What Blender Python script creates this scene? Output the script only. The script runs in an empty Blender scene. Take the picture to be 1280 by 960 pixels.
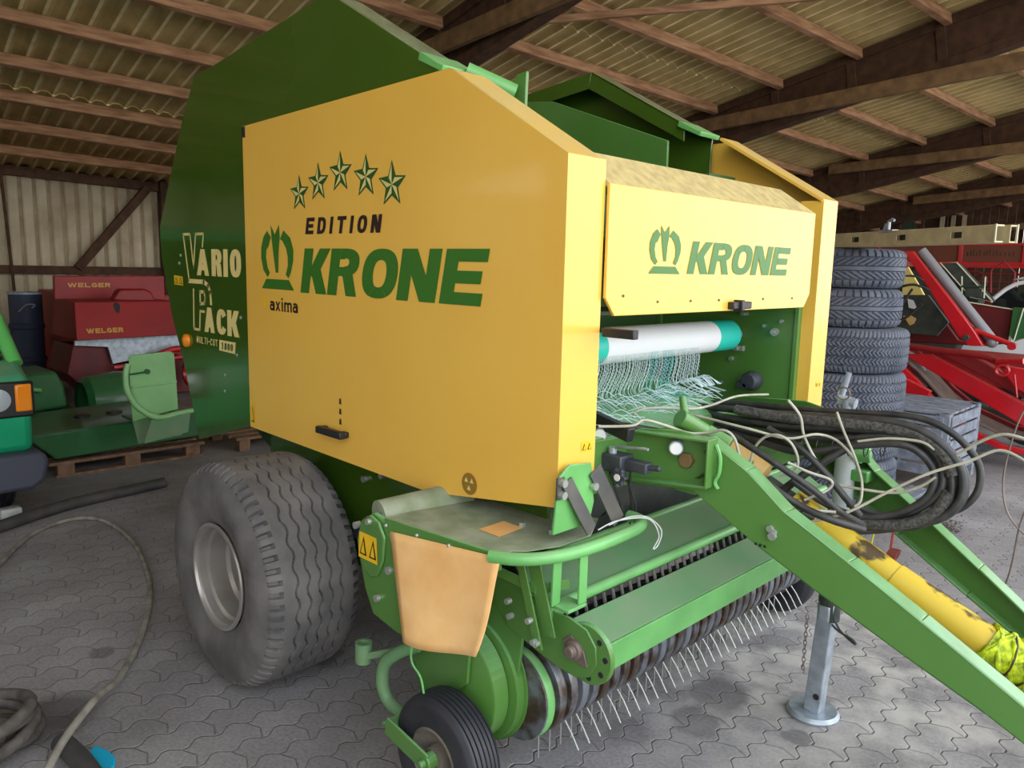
import bpy, math, random
from mathutils import Vector, Matrix
R = random.Random(7)
C = bpy.context.scene.collection
PI = math.pi

# ------------------------------------------------------------------ materials
def lin(c):
    return tuple(((v/255)/12.92 if v/255 <= .04045 else ((v/255+.055)/1.055)**2.4) for v in c) + (1.0,)

def mat(name, col, rough=.5, metal=0.0, noise=0.0, nscale=8.0, col2=None, bump=0.0, bscale=60.0, dust=None, coat=0.0, spec=.5, emit=None, alpha=1.0, stretch=None, lo=.35, hi=.65):
    m = bpy.data.materials.new(name); m.use_nodes = True
    nt = m.node_tree; N = nt.nodes; L = nt.links
    b = N['Principled BSDF']
    b.inputs['Roughness'].default_value = rough
    b.inputs['Metallic'].default_value = metal
    b.inputs['Specular IOR Level'].default_value = spec
    b.inputs['Coat Weight'].default_value = coat
    b.inputs['Coat Roughness'].default_value = .08
    b.inputs['Base Color'].default_value = lin(col)
    if alpha < 1: b.inputs['Alpha'].default_value = alpha
    tc = N.new('ShaderNodeTexCoord'); src = tc.outputs['Object']
    if stretch:
        mp = N.new('ShaderNodeMapping'); mp.inputs['Scale'].default_value = stretch
        L.new(src, mp.inputs['Vector']); src = mp.outputs['Vector']
    out = None
    if col2 is not None:
        nz = N.new('ShaderNodeTexNoise'); nz.inputs['Scale'].default_value = nscale; nz.inputs['Detail'].default_value = 6
        L.new(src, nz.inputs['Vector'])
        rp = N.new('ShaderNodeValToRGB'); rp.color_ramp.elements[0].position = lo; rp.color_ramp.elements[1].position = hi
        rp.color_ramp.elements[0].color = lin(col); rp.color_ramp.elements[1].color = lin(col2)
        L.new(nz.outputs['Fac'], rp.inputs['Fac']); out = rp.outputs['Color']
    if dust is not None:   # dust that has settled on upward faces
        ge = N.new('ShaderNodeNewGeometry'); sp = N.new('ShaderNodeSeparateXYZ'); L.new(ge.outputs['True Normal'], sp.inputs['Vector'])
        mr = N.new('ShaderNodeMapRange'); mr.inputs['From Min'].default_value = .35; mr.inputs['From Max'].default_value = .95
        mr.inputs['To Max'].default_value = dust[1]; L.new(sp.outputs['Z'], mr.inputs['Value'])
        n2 = N.new('ShaderNodeTexNoise'); n2.inputs['Scale'].default_value = 9; n2.inputs['Detail'].default_value = 5; L.new(src, n2.inputs['Vector'])
        ml = N.new('ShaderNodeMath'); ml.operation = 'MULTIPLY_ADD'; ml.inputs[1].default_value = 1.6; ml.inputs[2].default_value = -.1
        L.new(n2.outputs['Fac'], ml.inputs[0])
        m2 = N.new('ShaderNodeMath'); m2.operation = 'MULTIPLY'; m2.use_clamp = True
        L.new(ml.outputs[0], m2.inputs[0]); L.new(mr.outputs['Result'], m2.inputs[1])
        mx = N.new('ShaderNodeMixRGB'); L.new(m2.outputs[0], mx.inputs['Fac'])
        if out: L.new(out, mx.inputs['Color1'])
        else: mx.inputs['Color1'].default_value = lin(col)
        mx.inputs['Color2'].default_value = lin(dust[0]); out = mx.outputs['Color']
    if out: L.new(out, b.inputs['Base Color'])
    if bump:
        n3 = N.new('ShaderNodeTexNoise'); n3.inputs['Scale'].default_value = bscale; n3.inputs['Detail'].default_value = 5; L.new(src, n3.inputs['Vector'])
        bp = N.new('ShaderNodeBump'); bp.inputs['Strength'].default_value = bump; bp.inputs['Distance'].default_value = .01
        L.new(n3.outputs['Fac'], bp.inputs['Height']); L.new(bp.outputs['Normal'], b.inputs['Normal'])
    if emit:
        b.inputs['Emission Color'].default_value = lin(emit[0]); b.inputs['Emission Strength'].default_value = emit[1]
    return m

M = {}
M['yellow'] = mat('yellow_paint', (240,190,80), .34, coat=.25, col2=(236,184,74), nscale=2.0, dust=((205,190,140),.75))
M['brown_board'] = mat('brown_board_paint', (112,58,40), .7)
M['yellow_dusty'] = mat('dusty_yellow_paint', (196,176,118), .8, col2=(170,150,100), nscale=26, bump=.15)
M['green'] = mat('green_paint', (76,122,50), .36, coat=.25, col2=(84,128,60), nscale=3, dust=((134,186,136),.7))
M['green_dark'] = mat('dark_green_paint', (64,94,26), .16, coat=.5, col2=(58,88,20), nscale=1.5, dust=((170,176,150),.8))
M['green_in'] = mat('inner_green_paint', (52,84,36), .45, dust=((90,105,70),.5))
M['green_light'] = mat('light_green_paint', (108,178,98), .4, coat=.2, col2=(92,156,84), nscale=5, dust=((150,186,140),.6))
M['green_dusty'] = mat('dusty_green_paint', (150,156,134), .85, col2=(122,134,104), nscale=12, bump=.15)
M['green_worn'] = mat('worn_green_paint', (88,136,88), .5, col2=(112,136,100), nscale=6, dust=((110,140,110),.5))
M['rubber'] = mat('tyre_rubber', (84,82,82), .72, col2=(112,108,106), nscale=7, bump=.25, bscale=50, spec=.4)
M['rubber_blk'] = mat('black_rubber', (38,38,44), .48, col2=(50,50,56), nscale=9, spec=.5)
M['rubber_grey'] = mat('dusty_tyre_rubber', (72,78,92), .75, col2=(96,100,112), nscale=5, bump=.2)
M['rim'] = mat('silver_rim_paint', (176,172,168), .36, .55, col2=(150,140,132), nscale=4)
M['rim_dirty'] = mat('dirty_rim_paint', (120,112,102), .7, .1, col2=(92,84,72), nscale=14)
M['steel'] = mat('galvanised_steel', (178,188,198), .42, .45, col2=(146,154,164), nscale=18)
M['steel_dark'] = mat('dark_steel', (84,84,84), .5, .5, col2=(104,100,94), nscale=10)
M['zinc'] = mat('zinc_bolt', (180,184,178), .35, .6)
M['chute_green'] = mat('lit_green_paint', (150,206,140), .4, coat=.2, col2=(138,194,128), nscale=5)  # base colour raised to carry the stronger light on the chute
M['band'] = mat('worn_band_steel', (128,132,140), .42, .5, col2=(84,68,58), nscale=14, lo=.4, hi=.6)
M['black'] = mat('black_plastic', (34,33,36), .42)
M['cast'] = mat('dark_cast_iron', (58,62,70), .5, .3, col2=(72,76,84), nscale=20)
M['black_h'] = mat('hose_rubber', (36,36,38), .5, col2=(58,56,54), nscale=25)
M['wrap'] = mat('woven_hose_sleeve', (44,43,42), .75, col2=(86,84,80), nscale=90, bump=.6, bscale=160)
M['cable'] = mat('grey_cable', (182,180,164), .5, col2=(150,146,130), nscale=12)
M['cable_red'] = mat('red_cable', (168,54,58), .5)
M['orange'] = mat('orange_tarpaulin', (244,196,132), .62, col2=(232,176,108), nscale=7, bump=.15, bscale=12)
M['pto'] = mat('yellow_guard_plastic', (206,176,50), .5, col2=(78,60,34), nscale=8, lo=.545, hi=.60, stretch=(1,1.6,1))
M['pto_tan'] = mat('tan_guard_plastic', (206,170,104), .5, col2=(186,150,86), nscale=9)
M['neon'] = mat('neon_yellow_netting', (212,232,30), .5, col2=(120,140,20), nscale=45, bump=.5, bscale=80)
M['net_white'] = mat('white_net_roll', (232,234,238), .55, bump=.1)
M['net_teal'] = mat('teal_net_roll', (40,196,178), .5)
M['net_thread'] = mat('net_thread', (196,214,218), .5)
M['net_thread_teal'] = mat('teal_net_thread', (96,190,196), .5)
M['letter_green'] = mat('green_vinyl', (50,110,24), .4)
M['letter_cream'] = mat('cream_vinyl', (238,214,140), .45)
M['letter_black'] = mat('black_vinyl', (38,16,16), .4)
M['star_light'] = mat('pale_vinyl', (222,206,130), .4)
M['star_green'] = mat('dark_green_vinyl', (36,84,24), .4)
M['sticker_y'] = mat('yellow_sticker', (238,190,30), .4)
M['sticker_b'] = mat('brown_sticker', (150,108,30), .5)
M['sticker_k'] = mat('sticker_print', (60,40,12), .5)
M['amber'] = mat('amber_lens', (244,140,24), .2, coat=.6)
M['white_face'] = mat('white_dial', (228,230,228), .3, coat=.5)
M['red_dial'] = mat('brown_cap', (122,98,62), .6)
M['wood'] = mat('roof_timber', (182,140,104), .85, col2=(140,100,70), nscale=9, bump=.4, stretch=(.4,.4,3))
M['wood_dark'] = mat('dark_timber', (86,58,38), .85, col2=(64,42,28), nscale=9, bump=.4)
M['wood_tie'] = mat('tie_timber', (138,108,72), .85, col2=(108,82,54), nscale=7, bump=.3)
M['wood_pallet'] = mat('pallet_wood', (140,108,84), .9, col2=(108,82,62), nscale=16, bump=.4)
M['wood_grey'] = mat('weathered_grey_wood', (132,138,150), .9, col2=(98,102,114), nscale=14, bump=.5)
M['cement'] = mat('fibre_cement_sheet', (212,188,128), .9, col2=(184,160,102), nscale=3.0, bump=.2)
M['cement_crest'] = mat('lit_sheet_crest', (250,236,186), .85, col2=(228,208,150), nscale=6)  # brighter rib crests: the light on the ribs is put into the colour
M['wall_crest'] = mat('shaded_wall_crest', (176,160,132), .9, col2=(150,132,106), nscale=4)  # rib shading of the wall put into the colour, crests darker than flats
M['wall_flat'] = mat('lit_wall_sheet', (206,194,168), .9, col2=(176,160,132), nscale=2.2, bump=.2)
M['cement_wall'] = mat('fibre_cement_wall', (196,182,156), .9, col2=(160,142,116), nscale=2.2, bump=.2)
M['post_green'] = mat('green_steel_post', (40,60,48), .6)
M['red'] = mat('red_paint', (196,22,34), .32, coat=.35, col2=(176,20,30), nscale=4, dust=((188,110,100),.4))
M['red_dark'] = mat('dull_red_paint', (150,26,28), .5, col2=(122,20,24), nscale=4, dust=((150,80,74),.35))
M['old_red'] = mat('old_red_paint', (150,24,24), .5, col2=(132,18,18), nscale=3)
M['lit_yellow'] = mat('lit_yellow_paint', (240,222,130), .4)  # paleness of the lit yellow panels is put into the colour
M['red_deep'] = mat('deep_red_paint', (104,16,22), .55, col2=(84,14,18), nscale=4)  # deep red for the flap, the housing and the lower body
M['jack_white'] = mat('pale_grey_paint', (206,214,216), .45, .1, col2=(180,188,190), nscale=8)
M['red_text'] = mat('ochre_vinyl', (200,148,60), .5)
M['grey_pipe'] = mat('grey_pipe_paint', (128,128,132), .45, .2)
M['brown_steel'] = mat('worn_brown_steel', (128,112,104), .5, .3, col2=(104,90,84), nscale=8)
M['van'] = mat('turquoise_van_paint', (22,160,112), .25, coat=.6, col2=(20,150,104), nscale=2, dust=((128,150,128),.8))
M['van_light'] = mat('light_green_van_paint', (96,190,96), .3, coat=.5)
M['van_plastic'] = mat('dark_bumper_plastic', (66,68,82), .6)
M['glass'] = mat('dark_glass', (24,28,30), .06, coat=.5)
M['lamp'] = mat('headlamp_glass', (206,216,222), .12, .3, coat=.8)
M['white'] = mat('white_paint', (226,228,232), .3, coat=.4)
M['blue'] = mat('dark_blue_plastic', (52,62,86), .6)
M['machine_green'] = mat('machine_green_paint', (44,104,56), .4, coat=.25, col2=(38,92,48), nscale=4, dust=((84,124,88),.45))
M['machine_dark'] = mat('dark_machine_steel', (46,54,50), .6, col2=(66,70,62), nscale=12)
M['frame_pale'] = mat('pale_frame_paint', (206,206,180), .5)
M['alu'] = mat('dull_aluminium', (206,194,156), .55, .15, col2=(184,172,140), nscale=14)
M['cyan'] = mat('cyan_plastic', (24,168,206), .4)
M['hose_floor'] = mat('dusty_floor_hose', (152,148,136), .7, col2=(112,106,98), nscale=14)
M['pipe_floor'] = mat('black_plastic_pipe', (54,54,56), .6, col2=(78,74,70), nscale=9)
M['coil'] = mat('dirty_hose_rubber', (90,84,78), .85, col2=(62,57,53), nscale=18, bump=.3)
M['cloth_string'] = mat('string', (190,190,186), .8)
M['yellow_string'] = mat('yellow_string', (222,216,60), .6)
M['red_cap'] = mat('red_dust_cap', (136,66,56), .6)
M['dirt'] = mat('dry_leaves', (92,74,60), .95, col2=(62,50,42), nscale=40)
M['chalk'] = mat('chock_concrete', (196,198,192), .8, col2=(160,160,154), nscale=12)

def floor_mat():
    m = bpy.data.materials.new('interlocking_pavers'); m.use_nodes = True
    nt = m.node_tree; N = nt.nodes; L = nt.links; b = N['Principled BSDF']
    def math_(op, a, c=None, d=None, clamp=False):
        n = N.new('ShaderNodeMath'); n.operation = op; n.use_clamp = clamp
        for i, v in enumerate((a, c, d)):
            if v is None: continue
            if isinstance(v, (int, float)): n.inputs[i].default_value = v
            else: L.new(v, n.inputs[i])
        return n.outputs[0]
    tc = N.new('ShaderNodeTexCoord'); sp = N.new('ShaderNodeSeparateXYZ'); L.new(tc.outputs['Object'], sp.inputs[0])
    X, Y = sp.outputs['X'], sp.outputs['Y']
    RW, LN, AMP = .125, .235, .016
    # rows run along Y; the long joints zigzag
    def tri(v, per):   # trapezoid-like wave, -1..1
        t = math_('FRACT', math_('DIVIDE', v, per))
        a = math_('ABSOLUTE', math_('SUBTRACT', t, .5))           # 0..0.5
        a = math_('SUBTRACT', math_('MULTIPLY', a, 4.0), 1.0)
        return math_('MAXIMUM', math_('MINIMUM', math_('MULTIPLY', a, 1.7), 1.0), -1.0)
    xz = math_('ADD', X, math_('MULTIPLY', tri(Y, LN/2), AMP))
    xr = math_('DIVIDE', xz, RW)
    row = math_('FLOOR', xr); fx = math_('SUBTRACT', xr, row)
    dx = math_('MULTIPLY', math_('MINIMUM', fx, math_('SUBTRACT', 1.0, fx)), RW)
    par = math_('MULTIPLY', math_('FRACT', math_('MULTIPLY', row, .5)), LN)
    yz = math_('ADD', math_('ADD', Y, par), math_('MULTIPLY', math_('SUBTRACT', math_('ABSOLUTE', math_('SUBTRACT', fx, .5)), .25), .05))
    yz = math_('ADD', yz, LN*.25)
    yr = math_('DIVIDE', yz, LN); col = math_('FLOOR', yr); fy = math_('SUBTRACT', yr, col)
    dy = math_('MULTIPLY', math_('MINIMUM', fy, math_('SUBTRACT', 1.0, fy)), LN)
    nj = N.new('ShaderNodeTexNoise'); nj.inputs['Scale'].default_value = 3.2; nj.inputs['Detail'].default_value = 4; L.new(tc.outputs['Object'], nj.inputs['Vector'])
    wj = math_('MULTIPLY', nj.outputs['Fac'], .0105)
    jx = math_('SUBTRACT', 1.0, math_('DIVIDE', dx, wj, None, True), None, True)
    jy = math_('MULTIPLY', math_('SUBTRACT', 1.0, math_('DIVIDE', dy, math_('MULTIPLY', wj, .75), None, True), None, True), .75)
    j = math_('MAXIMUM', jx, jy)
    # stone tone
    n1 = N.new('ShaderNodeTexNoise'); n1.inputs['Scale'].default_value = .9; n1.inputs['Detail'].default_value = 8; n1.inputs['Roughness'].default_value = .6; L.new(tc.outputs['Object'], n1.inputs['Vector'])
    r1 = N.new('ShaderNodeValToRGB'); e = r1.color_ramp.elements; e[0].position = .36; e[0].color = lin((122,117,118)); e[1].position = .64; e[1].color = lin((156,152,152)); L.new(n1.outputs['Fac'], r1.inputs['Fac'])
    n2 = N.new('ShaderNodeTexNoise'); n2.inputs['Scale'].default_value = 75; n2.inputs['Detail'].default_value = 3; L.new(tc.outputs['Object'], n2.inputs['Vector'])
    mx = N.new('ShaderNodeMixRGB'); mx.blend_type = 'OVERLAY'; mx.inputs['Fac'].default_value = .45; L.new(r1.outputs['Color'], mx.inputs['Color1']); L.new(n2.outputs['Fac'], mx.inputs['Color2'])
    # per stone variation
    wn = N.new('ShaderNodeTexWhiteNoise'); wn.noise_dimensions = '2D'; cb = N.new('ShaderNodeCombineXYZ'); L.new(row, cb.inputs[0]); L.new(col, cb.inputs[1]); L.new(cb.outputs[0], wn.inputs['Vector'])
    hv = N.new('ShaderNodeHueSaturation'); L.new(mx.outputs['Color'], hv.inputs['Color']); L.new(math_('MULTIPLY_ADD', wn.outputs['Value'], .16, .92), hv.inputs['Value'])
    # pale patch out in front of the drawbar
    vd = N.new('ShaderNodeVectorMath'); vd.operation = 'DISTANCE'; L.new(tc.outputs['Object'], vd.inputs[0]); vd.inputs[1].default_value = (.15, 1.75, 0)
    pf = math_('SUBTRACT', 1.0, math_('DIVIDE', vd.outputs['Value'], 1.35), None, True)
    n3 = N.new('ShaderNodeTexNoise'); n3.inputs['Scale'].default_value = 5; n3.inputs['Detail'].default_value = 8; L.new(tc.outputs['Object'], n3.inputs['Vector'])
    pf = math_('MULTIPLY', math_('MULTIPLY', math_('SUBTRACT', n3.outputs['Fac'], .42, None, True), 5.0, None, True), math_('MULTIPLY', pf, 1.5, None, True), None, True)
    m3 = N.new('ShaderNodeMixRGB'); L.new(math_('MULTIPLY', pf, .8), m3.inputs['Fac']); L.new(hv.outputs['Color'], m3.inputs['Color1']); m3.inputs['Color2'].default_value = lin((196,190,184))
    # oil spots
    vo = N.new('ShaderNodeTexVoronoi'); vo.inputs['Scale'].default_value = 1.35; L.new(tc.outputs['Object'], vo.inputs['Vector'])
    so = math_('SUBTRACT', math_('ADD', vo.outputs['Distance'], math_('MULTIPLY', n3.outputs['Fac'], .3)), .22)
    so = math_('SUBTRACT', 1.0, math_('DIVIDE', so, .045, None, True), None, True)
    m4 = N.new('ShaderNodeMixRGB'); L.new(math_('MULTIPLY', so, .55), m4.inputs['Fac']); L.new(m3.outputs['Color'], m4.inputs['Color1']); m4.inputs['Color2'].default_value = lin((74,70,70))
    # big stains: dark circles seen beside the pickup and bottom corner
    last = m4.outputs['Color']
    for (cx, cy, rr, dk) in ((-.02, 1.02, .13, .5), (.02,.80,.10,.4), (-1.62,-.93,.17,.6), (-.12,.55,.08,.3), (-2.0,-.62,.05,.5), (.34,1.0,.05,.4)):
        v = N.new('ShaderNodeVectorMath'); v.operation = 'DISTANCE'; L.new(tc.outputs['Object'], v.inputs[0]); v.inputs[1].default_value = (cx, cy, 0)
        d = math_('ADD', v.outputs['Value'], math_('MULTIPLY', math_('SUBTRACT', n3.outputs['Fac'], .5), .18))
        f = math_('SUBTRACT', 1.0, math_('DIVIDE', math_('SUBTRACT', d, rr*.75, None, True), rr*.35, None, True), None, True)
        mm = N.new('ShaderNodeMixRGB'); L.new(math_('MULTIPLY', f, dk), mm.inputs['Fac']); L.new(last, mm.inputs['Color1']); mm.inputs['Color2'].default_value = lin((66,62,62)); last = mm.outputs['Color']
    # joint: dark groove with sand-filled bright edge
    mj = N.new('ShaderNodeMixRGB'); L.new(math_('MULTIPLY', j, .75), mj.inputs['Fac']); L.new(last, mj.inputs['Color1']); rj = N.new('ShaderNodeValToRGB'); rj.color_ramp.elements[0].position = .45; rj.color_ramp.elements[0].color = lin((76,69,66)); rj.color_ramp.elements[1].position = .8; rj.color_ramp.elements[1].color = lin((150,144,138)); L.new(j, rj.inputs['Fac']); L.new(rj.outputs['Color'], mj.inputs['Color2'])
    L.new(mj.outputs['Color'], b.inputs['Base Color']); b.inputs['Roughness'].default_value = .78; b.inputs['Specular IOR Level'].default_value = .35
    h = math_('ADD', math_('MULTIPLY', math_('SUBTRACT', 1.0, j), .006), math_('MULTIPLY', n2.outputs['Fac'], .0012))
    bp = N.new('ShaderNodeBump'); bp.inputs['Strength'].default_value = .8; bp.inputs['Distance'].default_value = 1.0; L.new(h, bp.inputs['Height']); L.new(bp.outputs['Normal'], b.inputs['Normal'])
    return m
M['floor'] = floor_mat()

# ------------------------------------------------------------------ mesh helpers
SPLIT = {'bolts':'bolt','rivets':'rivet','cable_ties':'cable_tie','deck_holes':'deck_hole','flange_holes':'flange_hole','drilled_holes':'drilled_hole','curved_slots':'curved_slot','press_fingers':'press_finger','reel_strips':'reel_strip','grey_strips':'grey_strip','car_wheels':'wheel','binding_cords':'binding_cord','valve_hoses':'valve_hose','lock_arrows':'lock_arrow'}
class MB:
    def __init__(s): s.v = []; s.f = []; s.mi = []
    def add(s, vs, fs, mi=0):
        o = len(s.v); s.v += [tuple(v) for v in vs]
        for f in fs: s.f.append(tuple(i+o for i in f)); s.mi.append(mi)
        return s
    def box(s, lo, hi, mi=0):
        x0,y0,z0 = lo; x1,y1,z1 = hi
        v = [(x0,y0,z0),(x1,y0,z0),(x1,y1,z0),(x0,y1,z0),(x0,y0,z1),(x1,y0,z1),(x1,y1,z1),(x0,y1,z1)]
        return s.add(v, [(3,2,1,0),(4,5,6,7),(0,1,5,4),(1,2,6,5),(2,3,7,6),(3,0,4,7)], mi)
    def beam(s, a, b, w, h, up=(0,0,1), mi=0):
        """box from a to b (centres of the ends), w across, h along up"""
        a = Vector(a); b = Vector(b); d = (b-a).normalized(); u = Vector(up); sd = d.cross(u).normalized(); u = sd.cross(d).normalized()
        v = []
        for p in (a, b):
            for i, k in ((-1,-1),(1,-1),(1,1),(-1,1)): v.append(p + sd*(w/2*i) + u*(h/2*k))
        return s.add(v, [(3,2,1,0),(4,5,6,7),(0,1,5,4),(1,2,6,5),(2,3,7,6),(3,0,4,7)], mi)
    def prism(s, poly, f0, f1, mi=0):
        """poly: list of 2D points; f0,f1 map a 2D point to 3D on both faces"""
        n = len(poly); v = [f0(*p) for p in poly] + [f1(*p) for p in poly]
        fs = [tuple(range(n)), tuple(range(2*n-1, n-1, -1))]
        for i in range(n): j = (i+1) % n; fs.append((i, i+n, j+n, j))
        return s.add(v, fs, mi)
    def py(s, poly, y0, y1, mi=0): return s.prism(poly, lambda x,z:(x,y0,z), lambda x,z:(x,y1,z), mi)
    def px(s, poly, x0, x1, mi=0): return s.prism(poly, lambda y,z:(x0,y,z), lambda y,z:(x1,y,z), mi)
    def pz(s, poly, z0, z1, mi=0): return s.prism(poly, lambda x,y:(x,y,z0), lambda x,y:(x,y,z1), mi)
    def tube(s, pts, r, n=8, closed=False, mi=0, caps=True):
        P = [Vector(p) for p in pts]; m = len(P)
        rs = r if isinstance(r, (list, tuple)) else [r]*m
        nrm = None; vs = []
        for i in range(m):
            if closed: t = (P[(i+1)%m]-P[i-1])
            else: t = P[min(i+1,m-1)]-P[max(i-1,0)]
            t.normalize()
            if nrm is None:
                a = Vector((0,0,1)) if abs(t.z) < .9 else Vector((1,0,0)); nrm = t.cross(a).normalized()
            else:
                nrm = (nrm - t*nrm.dot(t))
                if nrm.length < 1e-6: nrm = t.orthogonal()
                nrm.normalize()
            bn = t.cross(nrm)
            for k in range(n):
                a = 2*PI*k/n; vs.append(P[i] + nrm*(math.cos(a)*rs[i]) + bn*(math.sin(a)*rs[i]))
        fs = []
        for i in range(m if closed else m-1):
            j = (i+1) % m
            for k in range(n): l = (k+1) % n; fs.append((i*n+k, i*n+l, j*n+l, j*n+k))
        if not closed and caps: fs.append(tuple(range(n-1,-1,-1))); fs.append(tuple((m-1)*n+k for k in range(n)))
        return s.add(vs, fs, mi)
    def cyl(s, a, b, r, n=20, mi=0, r2=None): return s.tube([a, b], [r, r if r2 is None else r2], n, mi=mi)
    def lathe(s, prof, c, ax='y', n=48, mi=0, closed=False):
        """prof: (radius, offset along the axis); ring centre c"""
        vs = []; m = len(prof)
        for r, o in prof:
            for k in range(n):
                a = 2*PI*k/n; x, y = r*math.cos(a), r*math.sin(a)
                if ax == 'y': vs.append((c[0]+x, c[1]+o, c[2]+y))
                elif ax == 'x': vs.append((c[0]+o, c[1]+x, c[2]+y))
                else: vs.append((c[0]+x, c[1]+y, c[2]+o))
        fs = []
        for i in range(m if closed else m-1):
            j = (i+1) % m
            for k in range(n): l = (k+1) % n; fs.append((i*n+k, i*n+l, j*n+l, j*n+k))
        return s.add(vs, fs, mi)
    def sphere(s, c, r, n=12, mi=0, sc=(1,1,1)):
        prof = [(max(r*math.sin(PI*i/8), 1e-4)*1.0, -r*math.cos(PI*i/8)) for i in range(9)]
        o = len(s.v); s.lathe(prof, (0,0,0), 'z', n, mi)
        for i in range(o, len(s.v)):
            x,y,z = s.v[i]; s.v[i] = (c[0]+x*sc[0], c[1]+y*sc[1], c[2]+z*sc[2])
        return s
    def obj(s, name, m, parent=None, bevel=0, smooth=35, at=None, seg=2):
        if name in SPLIT:      # one object for every loose piece
            par = list(range(len(s.v)))
            def find(i):
                while par[i] != i: par[i] = par[par[i]]; i = par[i]
                return i
            for f in s.f:
                a = find(f[0])
                for i in f[1:]: par[find(i)] = a
            groups = {}
            for k, f in enumerate(s.f): groups.setdefault(find(f[0]), []).append(k)
            for fs_ in groups.values():
                used = sorted({i for k in fs_ for i in s.f[k]}); ix = {v: i for i, v in enumerate(used)}
                q = MB(); q.v = [s.v[i] for i in used]; q.f = [tuple(ix[i] for i in s.f[k]) for k in fs_]; q.mi = [s.mi[k] for k in fs_]
                o = q.obj(SPLIT[name], m, parent, bevel, smooth, at, seg)
            return o
        me = bpy.data.meshes.new(name); me.from_pydata(s.v, [], s.f)
        for x in (m if isinstance(m, (list, tuple)) else [m]): me.materials.append(M[x])
        if len(me.polygons): me.polygons.foreach_set('material_index', s.mi)
        me.validate()
        import bmesh
        bm = bmesh.new(); bm.from_mesh(me); bmesh.ops.recalc_face_normals(bm, faces=bm.faces); bm.to_mesh(me); bm.free()
        if smooth:
            me.shade_smooth(); me.set_sharp_from_angle(angle=math.radians(smooth))
        o = bpy.data.objects.new(name, me); C.objects.link(o)
        if bevel:
            b = o.modifiers.new('edge', 'BEVEL'); b.width = bevel; b.segments = seg; b.limit_method = 'ANGLE'; b.angle_limit = math.radians(40); b.harden_normals = False
        if parent is not None: o.parent = parent
        if at is not None: o.location = at
        return o

def spline(pts, per=6):
    P = [Vector(p) for p in pts]; out = []
    for i in range(len(P)-1):
        p0 = P[max(i-1,0)]; p1 = P[i]; p2 = P[i+1]; p3 = P[min(i+2,len(P)-1)]
        for k in range(per):
            t = k/per
            out.append(.5*((2*p1)+(p2-p0)*t+(2*p0-5*p1+4*p2-p3)*t*t+(3*p1-p0-3*p2+p3)*t**3))
    out.append(P[-1]); return out

def tag(o, label=None, cat=None, group=None, kind=None):
    if label: o['label'] = label
    if cat: o['category'] = cat
    if group: o['group'] = group
    if kind: o['kind'] = kind
    return o
def thing(name, label, cat, loc=(0,0,0), group=None, rz=0):
    o = bpy.data.objects.new(name, None); C.objects.link(o); o.location = loc; o.rotation_euler = (0,0,rz); o.empty_display_size = .1
    return tag(o, label, cat, group)
def rebase(root):
    """children were built in world coordinates: keep them there while the root sits at its base"""
    inv = Matrix.Translation(root.location).inverted()
    for ch in root.children: ch.matrix_parent_inverse = inv
def struct(o): o['kind'] = 'structure'; return o

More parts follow.
